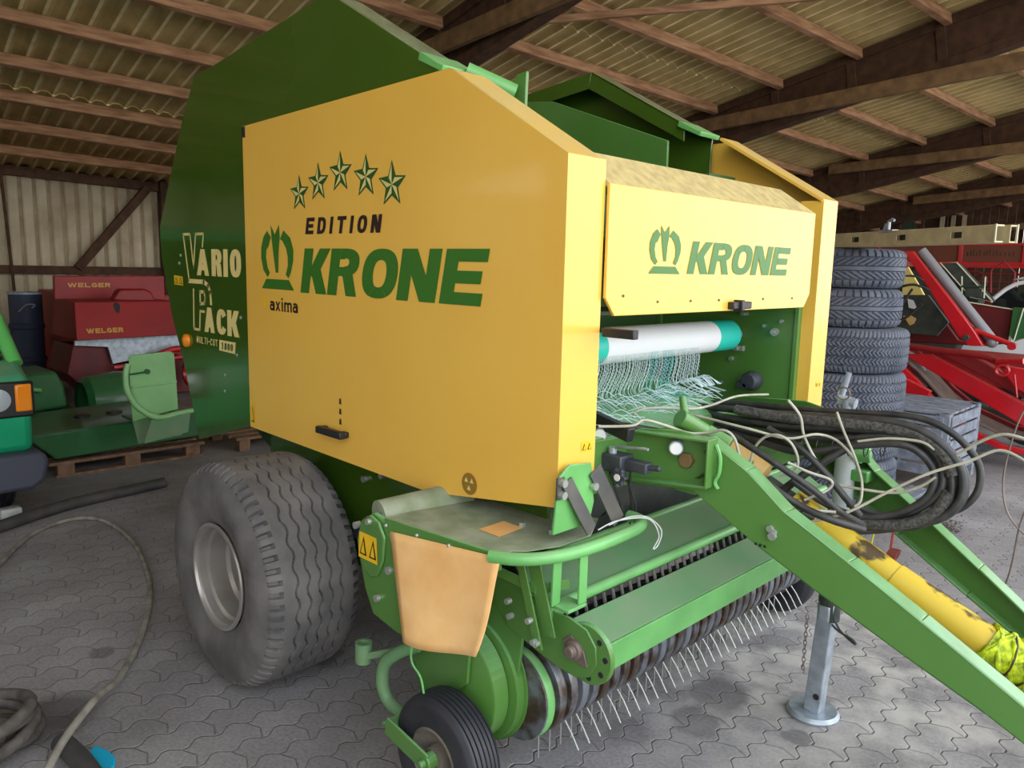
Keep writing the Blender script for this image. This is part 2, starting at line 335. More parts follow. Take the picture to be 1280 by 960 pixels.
# ------------------------------------------------------------------ lettering
def para(x0, x1, w, y0=0, y1=1): return [(x0,y0),(x0+w,y0),(x1+w,y1),(x1,y1)]
def rect(x0, y0, x1, y1): return [(x0,y0),(x1,y0),(x1,y1),(x0,y1)]
def arcs(cx, cy, rx, ry, tx, ty, a0, a1, n=10, e=.82):
    """ring segment as quads (squarish super-ellipse)"""
    def pt(a, rx, ry):
        c, s_ = math.cos(a), math.sin(a)
        return (cx + rx*math.copysign(abs(c)**e, c), cy + ry*math.copysign(abs(s_)**e, s_))
    q = []
    for i in range(n):
        a, b = a0+(a1-a0)*i/n, a0+(a1-a0)*(i+1)/n
        q.append([pt(a,rx,ry), pt(b,rx,ry), pt(b,rx-tx,ry-ty), pt(a,rx-tx,ry-ty)])
    return q
def glyph(ch, w, t, h):
    """polygons of a bold capital: w wide, 1 high, t stem, h bar"""
    H = PI/2
    if ch == 'K': return [rect(0,0,t,1), para(t*.55, w-t*1.15, t*1.15, .38, 1), para(w-t*1.1, t*.75, t*1.15, 0, .62)]
    if ch == 'E': return [rect(0,0,t,1), rect(t,0,w,h), rect(t,1-h,w,1), rect(t,.5-h/2,w*.92,.5+h/2)]
    if ch == 'F': return [rect(0,0,t,1), rect(t,1-h,w,1), rect(t,.5-h/2,w*.9,.5+h/2)]
    if ch == 'L': return [rect(0,0,t,1), rect(t,0,w,h)]
    if ch == 'I' or ch == '1': return [rect(w/2-t/2,0,w/2+t/2,1)] + ([rect(w/2-t,1-h*1.4,w/2-t/2,1-h*.4)] if ch == '1' else [])
    if ch == 'T': return [rect(w/2-t/2,0,w/2+t/2,1-h), rect(0,1-h,w,1)]
    if ch == 'N': return [rect(0,0,t,1), rect(w-t,0,w,1), para(w-t*1.25, t*.05, t*1.2)]
    if ch == 'M': return [rect(0,0,t,1), rect(w-t,0,w,1), para(w/2-t/2, 0, t, .2, 1), para(w/2-t/2, w-t, t, .2, 1)]
    if ch == 'W': return [para(w*.22, 0, t), para(w*.22, w*.5-t/2, t), para(w*.78-t, w*.5-t/2, t), para(w*.78-t, w-t, t)]
    if ch == 'V': return [para(w/2-t/2, 0, t), para(w/2-t/2, w-t, t)]
    if ch == 'A': return [para(0, w/2-t/2, t), para(w-t, w/2-t/2, t), rect(w*.25,.2,w*.75,.2+h)]
    if ch in 'O0': return arcs(w/2,.5,w/2,.5,t,h,0,2*PI,28)
    if ch == 'C': return arcs(w/2,.5,w/2,.5,t,h,.5,2*PI-.5,24)
    if ch == 'G': return arcs(w/2,.5,w/2,.5,t,h,.6,2*PI-.1,24) + [rect(w*.5,.36,w,.36+h), rect(w-t,.1,w,.4)]
    if ch == 'U': return [rect(0,.4,t,1), rect(w-t,.4,w,1)] + arcs(w/2,.4,w/2,.4,t,h,PI,2*PI,12)
    if ch in 'PRBD8S':
        if ch == 'D': return [rect(0,0,t,1), rect(t,0,w*.45,h), rect(t,1-h,w*.45,1)] + arcs(w*.45,.5,w*.55,.5,t,h,-H,H,14)
        if ch == '8': return arcs(w/2,.74,w*.47,.26,t,h*.85,0,2*PI,20) + arcs(w/2,.28,w/2,.28,t,h*.85,0,2*PI,20)
        if ch == 'S': return arcs(w/2,.74,w*.5,.26,t,h*.85,.5,1.5*PI,14) + arcs(w/2,.27,w/2,.27,t,h*.85,-PI+.4,H,14)
        g = [rect(0,0,t,1), rect(t,1-h,w*.5,1), rect(t,.42,w*.5,.42+h*.85)] + arcs(w*.5,.71,w*.48,.29,t,h*.9,-H,H,14)
        if ch == 'R': g.append(para(w-t*1.05, w*.45, t*1.05, 0, .46))
        if ch == 'B': g += arcs(w*.5,.24,w*.5,.24,t,h*.85,-H,H,12) + [rect(t,0,w*.5,h*.85)]
        return g
    if ch == '-': return [rect(0,.42,w,.42+h)]
    if ch == 'a': return arcs(w*.46,.24,w*.46,.24,t,h,0,2*PI,16) + [rect(w-t,0,w,.5)] + arcs(w*.5,.45,w*.5,.22,t,h,0,PI*.85,10)
    if ch == 'x': return [para(0,w-t,t,0,.66), para(w-t,0,t,0,.66)]
    if ch == 'i': return [rect(w/2-t/2,0,w/2+t/2,.66), rect(w/2-t/2,.78,w/2+t/2,.94)]
    if ch == 'm': return [rect(0,0,t,.66), rect(w/2-t/2,0,w/2+t/2,.55), rect(w-t,0,w,.55)] + arcs(w*.27,.5,w*.27,.17,t,h,0,PI,8) + arcs(w*.73,.5,w*.27,.17,t,h,0,PI,8)
    return []
def letters(mb, word, spans, z0, z1, shear, t, h, put, mi=0, tw=None):
    """spans: (u0,u1) of every letter on the baseline; put maps (u,v) to the panel"""
    H = z1-z0; q0 = Vector(put(0,0)); nn = (Vector(put(1,0))-q0).cross(Vector(put(0,1))-q0).normalized(); j = 0
    for k, (ch, (u0, u1)) in enumerate(zip(word, spans)):
        W = (u1-u0)/H
        for poly in glyph(ch, W, t, h):
            vs = [Vector(put(u0+x*H+shear*y*H, z0+y*H))+nn*(.00015*(j%4)) for x, y in poly]; j += 1
            mb.add(vs, [tuple(range(len(vs)))], mi)
def even(word, u0, u1, gap=.14, wide={}):
    ws = [wide.get(c, 1.0) for c in word]; tot = sum(ws)+gap*(len(word)-1); k = (u1-u0)/tot; out = []; u = u0
    for w in ws: out.append((u, u+w*k)); u += (w+gap)*k
    return out

CROWN = [
 [(.211,.911),(.325,.81),(.24,.66),(.175,.62),(.156,.50),(.198,.34),(.27,.25),(.198,.18),(.07,.29),(0,.48),(.01,.65),(.093,.82)],
 [(.717,.911),(.607,.775),(.683,.75),(.79,.63),(.83,.51),(.83,.37),(.76,.235),(.844,.18),(.916,.27),(.99,.45),(1,.61),(.916,.79)],
 [(.325,1),(.45,.85),(.587,1),(.60,.80),(.557,.58),(.536,.26),(.456,.26),(.397,.53),(.346,.80)],
 [(.198,.155),(.852,.155),(1,0),(.093,0)],
]
CROWN[3] = [(.15,.155),(.85,.155),(1,0),(0,0)]
def crown(mb, u0, u1, z0, z1, put, mi=0):
    for poly in CROWN:
        vs = [put(u0+x*(u1-u0), z0+y*(z1-z0)) for x, y in poly]
        mb.add(vs, [tuple(range(len(vs)))], mi)

HOSES=[
 ('b', [(-0.293, 1.05, 1.147), (-0.038, 0.95, 1.179), (0.193, 0.93, 1.195), (0.394, 0.95, 1.21), (0.577, 0.97, 1.22), (0.684, 0.98, 1.187), (0.755, 0.99, 1.123), (0.78, 0.99, 1.065), (0.775, 0.98, 0.995), (0.723, 0.97, 0.933), (0.614, 0.95, 0.894), (0.501, 0.92, 0.882), (0.431, 0.86, 0.91)] ),
 ('b', [(-0.268, 1.03, 1.13), (-0.024, 0.93, 1.153), (0.225, 0.93, 1.158), (0.437, 0.95, 1.179), (0.604, 0.97, 1.191), (0.687, 0.98, 1.15), (0.72, 0.99, 1.083), (0.717, 0.98, 1.012), (0.651, 0.97, 0.941), (0.54, 0.95, 0.891), (0.432, 0.9, 0.861), (0.364, 0.8, 0.907)] ),
 ('b', [(-0.233, 1.0, 1.119), (-0.033, 0.95, 1.119), (0.169, 0.93, 1.117), (0.387, 0.95, 1.137), (0.557, 0.97, 1.172), (0.662, 0.98, 1.168), (0.727, 0.99, 1.11), (0.751, 0.99, 1.049), (0.743, 0.98, 0.979), (0.678, 0.97, 0.916), (0.567, 0.95, 0.865), (0.478, 0.92, 0.843)] ),
 ('b', [(-0.19, 0.98, 1.106), (-0.021, 0.93, 1.102), (0.156, 0.9, 1.092), (0.303, 0.9, 1.082), (0.449, 0.93, 1.124), (0.59, 0.95, 1.155), (0.657, 0.97, 1.135), (0.701, 0.98, 1.076), (0.689, 0.97, 0.997), (0.611, 0.95, 0.93), (0.499, 0.92, 0.901), (0.407, 0.88, 0.933), (0.314, 0.83, 0.999)] ),
 ('b', [(-0.156, 0.98, 1.127), (0.057, 0.96, 1.144), (0.268, 0.96, 1.175), (0.468, 1.0, 1.193), (0.611, 1.02, 1.196), (0.702, 1.03, 1.15), (0.759, 1.03, 1.079), (0.761, 1.03, 1.013), (0.73, 1.02, 0.945), (0.659, 1.0, 0.889), (0.582, 0.98, 0.868)] ),
 ('b', [(0.022, 0.65, 1.153), (0.139, 0.6, 1.144), (0.254, 0.58, 1.097), (0.352, 0.58, 1.04), (0.449, 0.6, 0.99), (0.54, 0.62, 0.964), (0.605, 0.7, 0.933)] ),
 ('b', [(-0.016, 0.7, 1.154), (0.147, 0.66, 1.158), (0.26, 0.64, 1.128), (0.376, 0.66, 1.069), (0.453, 0.7, 1.014), (0.508, 0.76, 0.951), (0.546, 0.85, 0.901)] ),
 ('b', [(0.206, 0.85, 1.156), (0.324, 0.85, 1.108), (0.407, 0.86, 1.041), (0.47, 0.88, 0.97), (0.519, 0.9, 0.91)] ),
 ('b', [(0.267, 0.85, 0.943), (0.345, 0.88, 1.025), (0.429, 0.92, 1.103), (0.479, 0.95, 1.143)] ),
 ('b', [(-0.123, 0.35, 1.187), (-0.02, 0.42, 1.176), (0.081, 0.5, 1.156), (0.163, 0.56, 1.143), (0.273, 0.57, 1.095)] ),
 ('s', [(0.055, 0.9, 1.193), (0.228, 0.92, 1.188), (0.413, 0.94, 1.195), (0.533, 0.96, 1.199), (0.649, 0.98, 1.187), (0.721, 0.985, 1.135), (0.75, 0.985, 1.077)] ),
 ('s', [(0.444, 0.9, 0.872), (0.535, 0.93, 0.881), (0.638, 0.95, 0.902), (0.716, 0.97, 0.957), (0.747, 0.98, 1.027)] ),
 ('w', [(-0.018, 0.2, 1.21), (0.034, 0.3, 1.208), (0.043, 0.35, 1.221), (0.071, 0.42, 1.201), (0.11, 0.5, 1.171), (0.158, 0.54, 1.174), (0.214, 0.54, 1.191), (0.246, 0.55, 1.169), (0.27, 0.56, 1.103), (0.33, 0.57, 1.055), (0.412, 0.6, 0.981), (0.466, 0.62, 0.978), (0.534, 0.66, 0.978)] ),
 ('w', [(-0.104, 0.5, 1.185), (-0.093, 0.5, 1.211), (-0.051, 0.55, 1.223), (0.027, 0.65, 1.22), (0.015, 0.8, 1.215), (0.004, 1.0, 1.225), (-0.025, 1.3, 1.197)] ),
 ('w', [(0.202, 0.75, 1.051), (0.213, 0.75, 1.102), (0.244, 0.75, 1.143), (0.29, 0.75, 1.16), (0.331, 0.76, 1.141), (0.354, 0.77, 1.094), (0.35, 0.77, 1.05), (0.305, 0.76, 1.021)] ),
 ('w', [(-0.002, 0.7, 1.19), (0.096, 0.72, 1.178), (0.205, 0.74, 1.165), (0.303, 0.8, 1.144), (0.37, 0.86, 1.161), (0.42, 0.9, 1.145), (0.469, 0.92, 1.097), (0.499, 0.92, 1.049)] ),
 ('w', [(0.415, 0.9, 1.238), (0.444, 0.9, 1.176), (0.484, 0.9, 1.103), (0.513, 0.9, 1.029), (0.52, 0.89, 0.966), (0.506, 0.88, 0.943)] ),
 ('w', [(0.355, 0.7, 1.089), (0.414, 0.72, 1.067), (0.474, 0.75, 1.048), (0.469, 0.75, 1.016), (0.417, 0.7, 0.98)] ),
 ('w', [(0.293, 0.8, 1.271), (0.329, 0.82, 1.221), (0.339, 0.84, 1.153), (0.377, 0.86, 1.075), (0.432, 0.87, 1.004), (0.471, 0.88, 0.957)] ),
 ('w', [(0.479, 0.93, 1.146), (0.564, 0.95, 1.168), (0.656, 0.96, 1.173), (0.697, 0.97, 1.153)] ),
 ('w', [(0.42, 0.9, 0.996), (0.516, 0.92, 0.994), (0.605, 0.95, 0.998), (0.67, 0.96, 1.031), (0.709, 0.97, 1.069)] ),
 ('w', [(0.415, 0.72, 0.897), (0.525, 0.78, 0.951), (0.623, 0.82, 1.03), (0.72, 0.85, 1.102), (0.814, 0.88, 1.153), (0.886, 0.9, 1.197), (0.957, 0.9, 1.175)] ),
 ('w', [(0.753, 0.99, 1.14), (0.813, 0.99, 1.196), (0.872, 0.99, 1.229), (0.932, 1.0, 1.221)] ),
 ('t', [(0.802, 1.6, 1.234), (0.782, 1.6, 1.167), (0.765, 1.6, 1.061), (0.759, 1.6, 0.955), (0.773, 1.6, 0.867), (0.804, 1.6, 0.808), (0.856, 1.6, 0.762)] ),
 ('t', [(0.84, 1.6, 0.868), (0.826, 1.6, 0.79), (0.821, 1.6, 0.697), (0.814, 1.6, 0.616), (0.802, 1.6, 0.537), (0.813, 1.6, 0.473), (0.852, 1.6, 0.442), (0.888, 1.6, 0.458)] ),
 ('r', [(0.328, 0.95, 1.183), (0.404, 0.96, 1.199), (0.492, 0.97, 1.193)] ),
]
FLOOR=[
 ('hose', [(-3.046, -0.888, 0.014), (-3.384, -0.713, 0.014), (-3.791, -0.461, 0.014), (-3.94, -0.199, 0.014), (-3.777, -0.06, 0.014), (-3.29, -0.06, 0.014), (-2.786, -0.162, 0.014), (-2.429, -0.274, 0.014), (-2.062, -0.445, 0.014), (-1.698, -0.657, 0.014), (-1.469, -0.817, 0.014), (-1.261, -0.985, 0.014), (-1.133, -1.087, 0.014)] ),
 ('pipe', [(-3.887, -0.764, 0.04), (-3.99, -0.582, 0.04), (-4.189, -0.175, 0.04), (-4.281, 0.261, 0.04), (-4.325, 0.529, 0.04)] ),
 ('coil', [(-1.733, -1.064, 0.03), (-1.552, -0.981, 0.03), (-1.314, -1.087, 0.03), (-1.366, -1.142, 0.03), (-1.456, -1.017, 0.03), (-1.139, -0.912, 0.03), (-1.223, -0.898, 0.03), (-1.134, -0.864, 0.03), (-1.48, -0.974, 0.03)] ),
]
WORLD = 2.6
# ------------------------------------------------------------------ camera
F_PX = 972.3
yaw, pit, rol = .781136, .150368, .0236693
fw = Vector((-math.sin(yaw)*math.cos(pit), math.cos(yaw)*math.cos(pit), -math.sin(pit)))
rt = fw.cross(Vector((0,0,1))).normalized(); up = rt.cross(fw)
r2 = rt*math.cos(rol)+up*math.sin(rol); u2 = up*math.cos(rol)-rt*math.sin(rol)
cam = bpy.data.cameras.new('camera'); co = bpy.data.objects.new('camera', cam); C.objects.link(co)
cam.sensor_width = 36; cam.lens = F_PX/1280*36; cam.clip_start = .05
mm = Matrix((( r2.x, u2.x, -fw.x, 1.4245),(r2.y, u2.y, -fw.y, -1.631),(r2.z, u2.z, -fw.z, 1.685),(0,0,0,1)))
co.matrix_world = mm
bpy.context.scene.camera = co

# ------------------------------------------------------------------ the shed
struct(MB().box((-14,-14,-.2),(14,26,0)).obj('floor', 'floor'))
pv = Vector((.0724,.9967,-.0372)).normalized(); rv = Vector((-.9791,.0949,-.1797)).normalized(); nv = pv.cross(rv).normalized()
if nv.z < 0: nv = -nv
P0 = Vector((-11.5, 2.773, 2.848))
def rp(t, s, n=0.0): return P0 + pv*t - rv*s + nv*n
# corrugated roof
mb = MB(); T0, T1, S0, S1 = -13.0, 18.6, -.3, 14.6; PIT = .185; K = 12
cnt = int((T1-T0)/PIT*K)
vs = []; fs = []
def wave(ph):   # broad flats with narrow crests pointing down
    ph = ph % 1.0; d = min(ph, 1-ph)
    return -.036 if d < .09 else (0.0 if d > .30 else -.036*(1-(d-.09)/.21))
rows = [S0, 3.0, 3.0, 7.35, 7.35, 11.3, 11.3, S1]; lift = [0,0,.012,0,.012,0,.012,0]
for i in range(cnt+1):
    t = T0+i*PIT/K
    for s_, lf in zip(rows, lift): vs.append(rp(t, s_, .045+wave(i/K)+lf))
nr = len(rows)
for i in range(cnt):
    for k in range(nr-1): fs.append((i*nr+k, (i+1)*nr+k, (i+1)*nr+k+1, i*nr+k+1))
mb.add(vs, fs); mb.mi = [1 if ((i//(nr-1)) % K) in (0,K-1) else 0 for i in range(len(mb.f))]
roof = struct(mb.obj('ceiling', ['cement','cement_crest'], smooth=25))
sm = roof.modifiers.new('thick', 'SOLIDIFY'); sm.thickness = .008; sm.offset = 1
# purlins, bay by bay
RT = [-7.35, -2.95, 1.32, 5.80, 10.20, 14.25]
bays = [(-12.9,-7.28),(-7.28,-2.88),(-2.88,1.39),(1.39,5.87),(5.87,10.27),(10.27,14.32),(14.32,18.5)]
for k in range(1, 15):
    s_ = k*.98+.02
    for bi, (a, b) in enumerate(bays):
        j = R.uniform(-.015,.015)
        o = MB().beam(rp(a-.04, s_+j, -.062), rp(b+.04, s_+j+R.uniform(-.01,.01), -.062), .075, .115, up=nv).obj('roof_purlin', 'wood', bevel=.006)
        struct(o)
# rafters: deep timber box beams with stiffeners and flanges
for ri, t in enumerate(RT):
    mb = MB(); tc = t+.07
    dz = -.02
    for (sa, sb, ha, hb) in ((-.1, 6.6, .36, .56), (6.6, 14.4, .56, .50)):
        ya = [rp(tc-.045, sa, dz), rp(tc+.045, sa, dz), rp(tc+.045, sa, dz-ha), rp(tc-.045, sa, dz-ha), rp(tc-.045, sb, dz), rp(tc+.045, sb, dz), rp(tc+.045, sb, dz-hb), rp(tc-.045, sb, dz-hb)]
        mb.add(ya, [(0,1,2,3),(7,6,5,4),(0,4,5,1),(1,5,6,2),(2,6,7,3),(3,7,4,0)])
        mb.beam(rp(tc,sa,dz-.05), rp(tc,sb,dz-.05), .15, .10, up=nv)
        mb.beam(rp(tc,sa,dz-ha+.05), rp(tc,sb,dz-hb+.05), .15, .10, up=nv)
    s_ = .9
    while s_ < 14: mb.beam(rp(tc, s_, dz-.06), rp(tc, s_, dz-.50), .13, .10, up=rv); s_ += .98
    struct(mb.obj('roof_rafter', 'wood_dark', bevel=.004))
# horizontal ties on the near side of the rafters
tv = Vector((-.99447,.0946,-.04555))
for a, sl in (((-4.75,7.84,3.575),.048),((-4.6,12.24,3.485),.030),((-4.5,16.3,3.25),.06),((-4.9,3.35,3.70),.045)):
    a = Vector(a); b = a + Vector((7.6,-.72,7.6*sl))
    struct(MB().beam(a + pv*-.02, b + pv*-.02, .06, .17).obj('tie_beam', 'wood_tie', bevel=.006))
# wind brace under the purlins
struct(MB().beam((-4.35,3.64,3.932), (-.3,7.42,4.46), .05, .065).obj('wind_brace', 'wood', bevel=.004))
# posts
for (x, y, w) in ((-4.72,12.38,.16),(-4.62,16.5,.18),(-4.75,7.95,.16),(-4.75,3.75,.16),(-4.75,-.9,.16),(-4.75,-5.2,.16)):
    if y in (3.75,-.9): continue
    mb = MB(); zt = 2.95 if y > 12 else 3.3
    mb.box((x-w/2,y-.09,0),(x+w/2,y-.075,zt)).box((x-w/2,y+.075,0),(x+w/2,y+.09,zt)).box((x-.006,y-.075,0),(x+.006,y+.075,zt)).box((x-w*.8,y-.12,zt),(x+w*.8,y+.12,zt+.02))
    struct(mb.obj('support_column', 'post_green'))
# rear wall: corrugated sheets, rails, posts, brace
mb = MB(); vs = []; fs = []; y0, y1 = -14, 20; P2 = .182; n = int((y1-y0)/P2*12)
for i in range(n+1):
    y = y0+i*P2/12; ph = (i/12) % 1.0; d_ = min(ph,1-ph); off = (-.03 if d_ < .1 else (0 if d_ > .25 else -.03*(1-(d_-.1)/.15))) + .0724*(y-2.7)
    zt = P0.z-.0373*(y-2.773)+.05
    for z in (0, 1.43, 1.43, zt): vs.append((-11.62+off+(.012 if z == 1.43 and len(vs) % 4 == 2 else 0), y, z))
for i in range(n):
    for k in range(3): fs.append((i*4+k, (i+1)*4+k, (i+1)*4+k+1, i*4+k+1))
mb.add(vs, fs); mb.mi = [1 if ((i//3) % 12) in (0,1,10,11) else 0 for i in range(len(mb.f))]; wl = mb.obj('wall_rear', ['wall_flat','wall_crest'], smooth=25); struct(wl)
sm = wl.modifiers.new('thick', 'SOLIDIFY'); sm.thickness = .008
def wx(y): return -11.53+.0724*(y-2.7)
def wrail(z, ya, yb, w=.06, h=.12): return struct(MB().beam((wx(ya),ya,z),(wx(yb),yb,z-.0*(yb-ya)),w,h).obj('wall_rail','wood_dark',bevel=.005))
wrail(1.47,-13,19); wrail(.12,-13,19)
struct(MB().beam((wx(-13),-13,3.40),(wx(19),19,2.20),.1,.14).obj('wall_plate','wood_dark',bevel=.005))
for y in (-8,-4,3.42,8,12.4,16.4): struct(MB().box((wx(y)-.02,y-.1,0),(wx(y)+.13,y+.1,3.0-.037*(y-2.7)-.1)).obj('wall_post','wood_dark',bevel=.005))
struct(MB().cyl((wx(1.3)+.05,1.22,2.86),(wx(1.3)+.05,1.33,0),.022,10).obj('wall_pipe','wood_dark'))
struct(MB().beam((wx(2)+.06,2.12,1.5),(wx(3)+.06,3.15,2.75),.10,.12).obj('wall_brace','wood_dark',bevel=.005))
# end wall of dark boards with a few pale battens
mb = MB(); x = -11.6; k = 0
while x < 4:
    mb.box((x,19.6+R.uniform(0,.03),0),(x+.17,19.66,3.0+.17*(x+11.5)*1.0-.5)); x += .18
struct(mb.obj('wall_end', 'wood_dark'))
for x in [-4.9+.24*i for i in range(3)]+[-3.1+.3*i for i in range(9)]:
    struct(MB().box((x,19.50,2.35),(x+.09,19.54,3.15)).obj('wall_batten','cement_wall'))
struct(MB().box((-11.5,19.4,2.2),(3.5,19.5,2.34)).obj('wall_batten','wood_tie'))
struct(MB().beam((-6.0,17.6,2.45),(-.5,17.2,2.95),.1,.12).obj('wall_brace','wood_tie'))
struct(MB().box((-11.6,-13.1,0),(3.2,-13.0,4.9)).obj('wall_side','cement_wall'))
# ground outside the open front is the same floor slab (kept in one piece)

# unseen wall added on the left to keep light off the near side cover
struct(MB().box((3.15,-13.1,0),(3.2,-4.6,4.95)).obj('light_blocking_wall','cement_wall'))
# ------------------------------------------------------------------ the round baler
baler = thing('round_baler', 'large yellow and green round baler filling the picture, resting on its parking jack', 'baler', (-.9,.88,0))
def P(mb, name, m, parent=baler, **k): return mb.obj(name, m, parent, **k)
W = 1.76
side_put = lambda u, v: (u, -.0018, v)
front_put = lambda u, v: (.0168, u, v)
SIDE = [(-1.866,2.252),(-.495,2.283),(0,1.99),(0,1.0),(-.585,.915),(-1.866,.934)]
def side_cover(y, sgn):
    mb = MB(); a, b = (y, y+sgn*.014)
    mb.py(SIDE, a, b)
    # folded edges turned inwards
    e = y+sgn*.13
    def flange(p, q, w=.13, th=.012):
        (x0,z0),(x1,z1) = p, q; dx, dz = x1-x0, z1-z0; l = math.hypot(dx,dz); nx, nz = dz/l*th, -dx/l*th
        mb.py([(x0,z0),(x1,z1),(x1+nx,z1+nz),(x0+nx,z0+nz)], y+sgn*.0141, y+sgn*w)
    if sgn > 0: flange(SIDE[0], SIDE[1], .06)
    flange(SIDE[1], SIDE[2], .15)
    flange(SIDE[3], SIDE[4], .03); flange(SIDE[4], SIDE[5], .03); flange(SIDE[5], SIDE[0], .03)
    # front post: face, inner reveal
    wpost = .165 if sgn > 0 else .14
    mb.box((-.012, min(y+sgn*.0139,y+sgn*wpost), .985), (0, max(y+sgn*.0139,y+sgn*wpost), 1.99))
    yi = y+sgn*wpost
    mb.box((-.10, min(yi,yi-sgn*.01), .985), (-.0125, max(yi,yi-sgn*.01), 1.985))
    return mb.obj('side_cover', 'yellow', baler)
cov = side_cover(0, 1); tag(cov, 'yellow side cover with stars and green lettering')
cov2 = side_cover(W, -1); tag(cov2, 'plain yellow side cover')
# lettering of the near cover
mb = MB()
letters(mb, 'KRONE', [(-1.402,-1.213),(-1.205,-1.008),(-.985,-.775),(-.765,-.555),(-.535,-.335)], 1.560, 1.735, .22, .375, .225, side_put)
mb.obj('brand_lettering', 'letter_green', cov, smooth=0)
mb = MB(); crown(mb, -1.722, -1.452, 1.566, 1.832, side_put); mb.obj('crown_emblem', 'letter_green', cov, smooth=0)
mb = MB(); letters(mb, 'EDITION', even('EDITION', -1.358, -.857, .42, {'I':.42}), 1.790, 1.853, .22, .32, .22, side_put); mb.obj('edition_lettering', 'letter_black', cov, smooth=0)
mb = MB(); letters(mb, 'axima', even('axima', -1.655, -1.425, .22, {'i':.4,'m':1.5}), 1.475, 1.535, 0, .17, .15, side_put)
mb.obj('dealer_lettering', 'letter_black', cov, smooth=0)
mb = MB(); mb.add([side_put(-1.70+.018*math.cos(a*.785), 1.508+.028*math.sin(a*.785)) for a in range(8)], [tuple(range(8))]); mb.obj('dealer_mark', 'sticker_y', cov, smooth=0)
for (sx, sz, rr) in ((-1.398,1.948,.066),(-1.257,1.982,.068),(-1.104,2.010,.070),(-.942,1.985,.071),(-.789,1.950,.073)):
    mb = MB()
    def sp(r, k, y=-.0018): a = PI/2+k*PI/5; return (sx+r*math.cos(a), y, sz+r*math.sin(a))
    for k in range(10):
        r0, r1 = (rr*1.12, rr*.50) if k % 2 == 0 else (rr*.50, rr*1.12)
        mb.add([(sx,-.0016,sz), sp(r0,k,-.0016), sp(r1,k+1,-.0016)], [(0,1,2)], 0)
    for k in range(10):
        r0, r1 = (rr, rr*.42) if k % 2 == 0 else (rr*.42, rr)
        if k % 2: continue
        a = (sx,-.0026,sz)
        def ins(p, f=.93): return (sx+(p[0]-sx)*f, -.0026, sz+(p[2]-sz)*f)
        mb.add([a, ins(sp(r0,k)), ins(sp(r1,k+1))], [(0,1,2)], 1)
    mb.obj('star_emblem', ['star_green','star_light'], cov, smooth=0)
# handle, stickers, slots
mb = MB(); mb.box((-1.235,-.045,1.018),(-1.06,-.018,1.046)).box((-1.235,-.02,1.02),(-1.205,0,1.044)).box((-1.095,-.02,1.02),(-1.062,0,1.044)); mb.obj('cover_handle', 'black', cov, bevel=.005)
mb = MB()
for zz in (1.155, 1.115, 1.075): mb.add([side_put(-1.128,zz-.011), side_put(-1.112,zz-.011), side_put(-1.114,zz+.011), side_put(-1.126,zz+.011)], [(0,1,2,3)])
mb.obj('lock_arrows', 'sticker_k', cov, smooth=0)
mb = MB(); mb.add([(-.374+.036*math.cos(a*PI/12),-.0016,.990+.036*math.sin(a*PI/12)) for a in range(24)], [tuple(range(24))])
for (dx, dz) in ((-.013,.010),(.013,.010),(0,-.015)): mb.add([(-.374+dx+.011*math.cos(a),-.003,.990+dz+.011*math.sin(a)) for a in (PI/2,PI/2+2.1,PI/2+4.2)], [(0,1,2)], 1)
mb.obj('round_sticker', ['sticker_b','star_light'], cov, smooth=0)
def warn(parent, name, pts, n=2):
    """yellow warning sticker with printed triangles; pts: 4 corners"""
    a, b, c, d = [Vector(p) for p in pts]; mb = MB(); mb.add([a,b,c,d], [(0,1,2,3)], 0)
    nn = (b-a).cross(d-a).normalized()*.001
    if nn.dot(Vector((1,-1,.2))) < 0: nn = -nn
    for i in range(n):
        u0, u1 = (i+.12)/n, (i+.88)/n
        q = lambda u, v: a+(b-a)*u+(d-a)*v+nn
        mb.add([q(u0,.15), q(u1,.15), q((u0+u1)/2,.88)], [(0,1,2)], 1)
        mb.add([q(u0+.08,.22)+nn, q(u1-.08,.22)+nn, q((u0+u1)/2,.70)+nn], [(0,1,2)], 0)
    return mb.obj(name, ['sticker_y','sticker_k'], parent, smooth=0)
warn(cov, 'warning_sticker', [(-1.852,-.0016,.945),(-1.818,-.0016,.945),(-1.818,-.0016,1.05),(-1.852,-.0016,1.05)], 1)
warn(cov, 'warning_sticker', [(.0015,.100,1.150),(.0015,.148,1.148),(.0015,.148,1.176),(.0015,.100,1.178)])
warn(cov2, 'warning_sticker', [(.0015,1.685,1.195),(.0015,1.735,1.193),(.0015,1.735,1.213),(.0015,1.685,1.215)])
MB().box((-1.866,-.004,2.205),(-1.838,0,2.250)).obj('corner_cap', 'black', cov, bevel=.002)

# front cover: flat face, turned-in top, chamfered lower corners
mb = MB()
FY0, FY1 = .168, 1.548
mb.px([(FY0,1.925),(FY1-.03,1.925),(FY1-.03,1.60),(FY1-.075,1.546),(FY0+.045,1.546),(FY0,1.60)], .004, .015)
fc = mb.obj('front_cover', 'yellow', baler, bevel=.002); tag(fc, 'yellow front cover with green lettering')
mb = MB()
mb.add([(.012,FY0,1.925),(.012,FY1-.03,1.925),(-.10,FY1-.12,2.018),(-.10,FY0-.02,2.026),(.004,FY0,1.915),(.004,FY1-.03,1.915),(-.108,FY1-.12,2.008),(-.108,FY0-.02,2.016)],
       [(0,1,2,3),(7,6,5,4),(0,4,5,1),(1,5,6,2),(2,6,7,3),(3,7,4,0)])
mb.obj('cover_top', 'yellow_dusty', fc); 
mb = MB(); letters(mb, 'KRONE', [(.587,.712),(.718,.850),(.862,1.000),(1.008,1.146),(1.158,1.290)], 1.673, 1.780, .27, .375, .225, front_put); mb.obj('brand_lettering', 'letter_green', fc, smooth=0)
mb = MB(); crown(mb, .372, .545, 1.672, 1.822, front_put); mb.obj('crown_emblem', 'letter_green', fc, smooth=0)
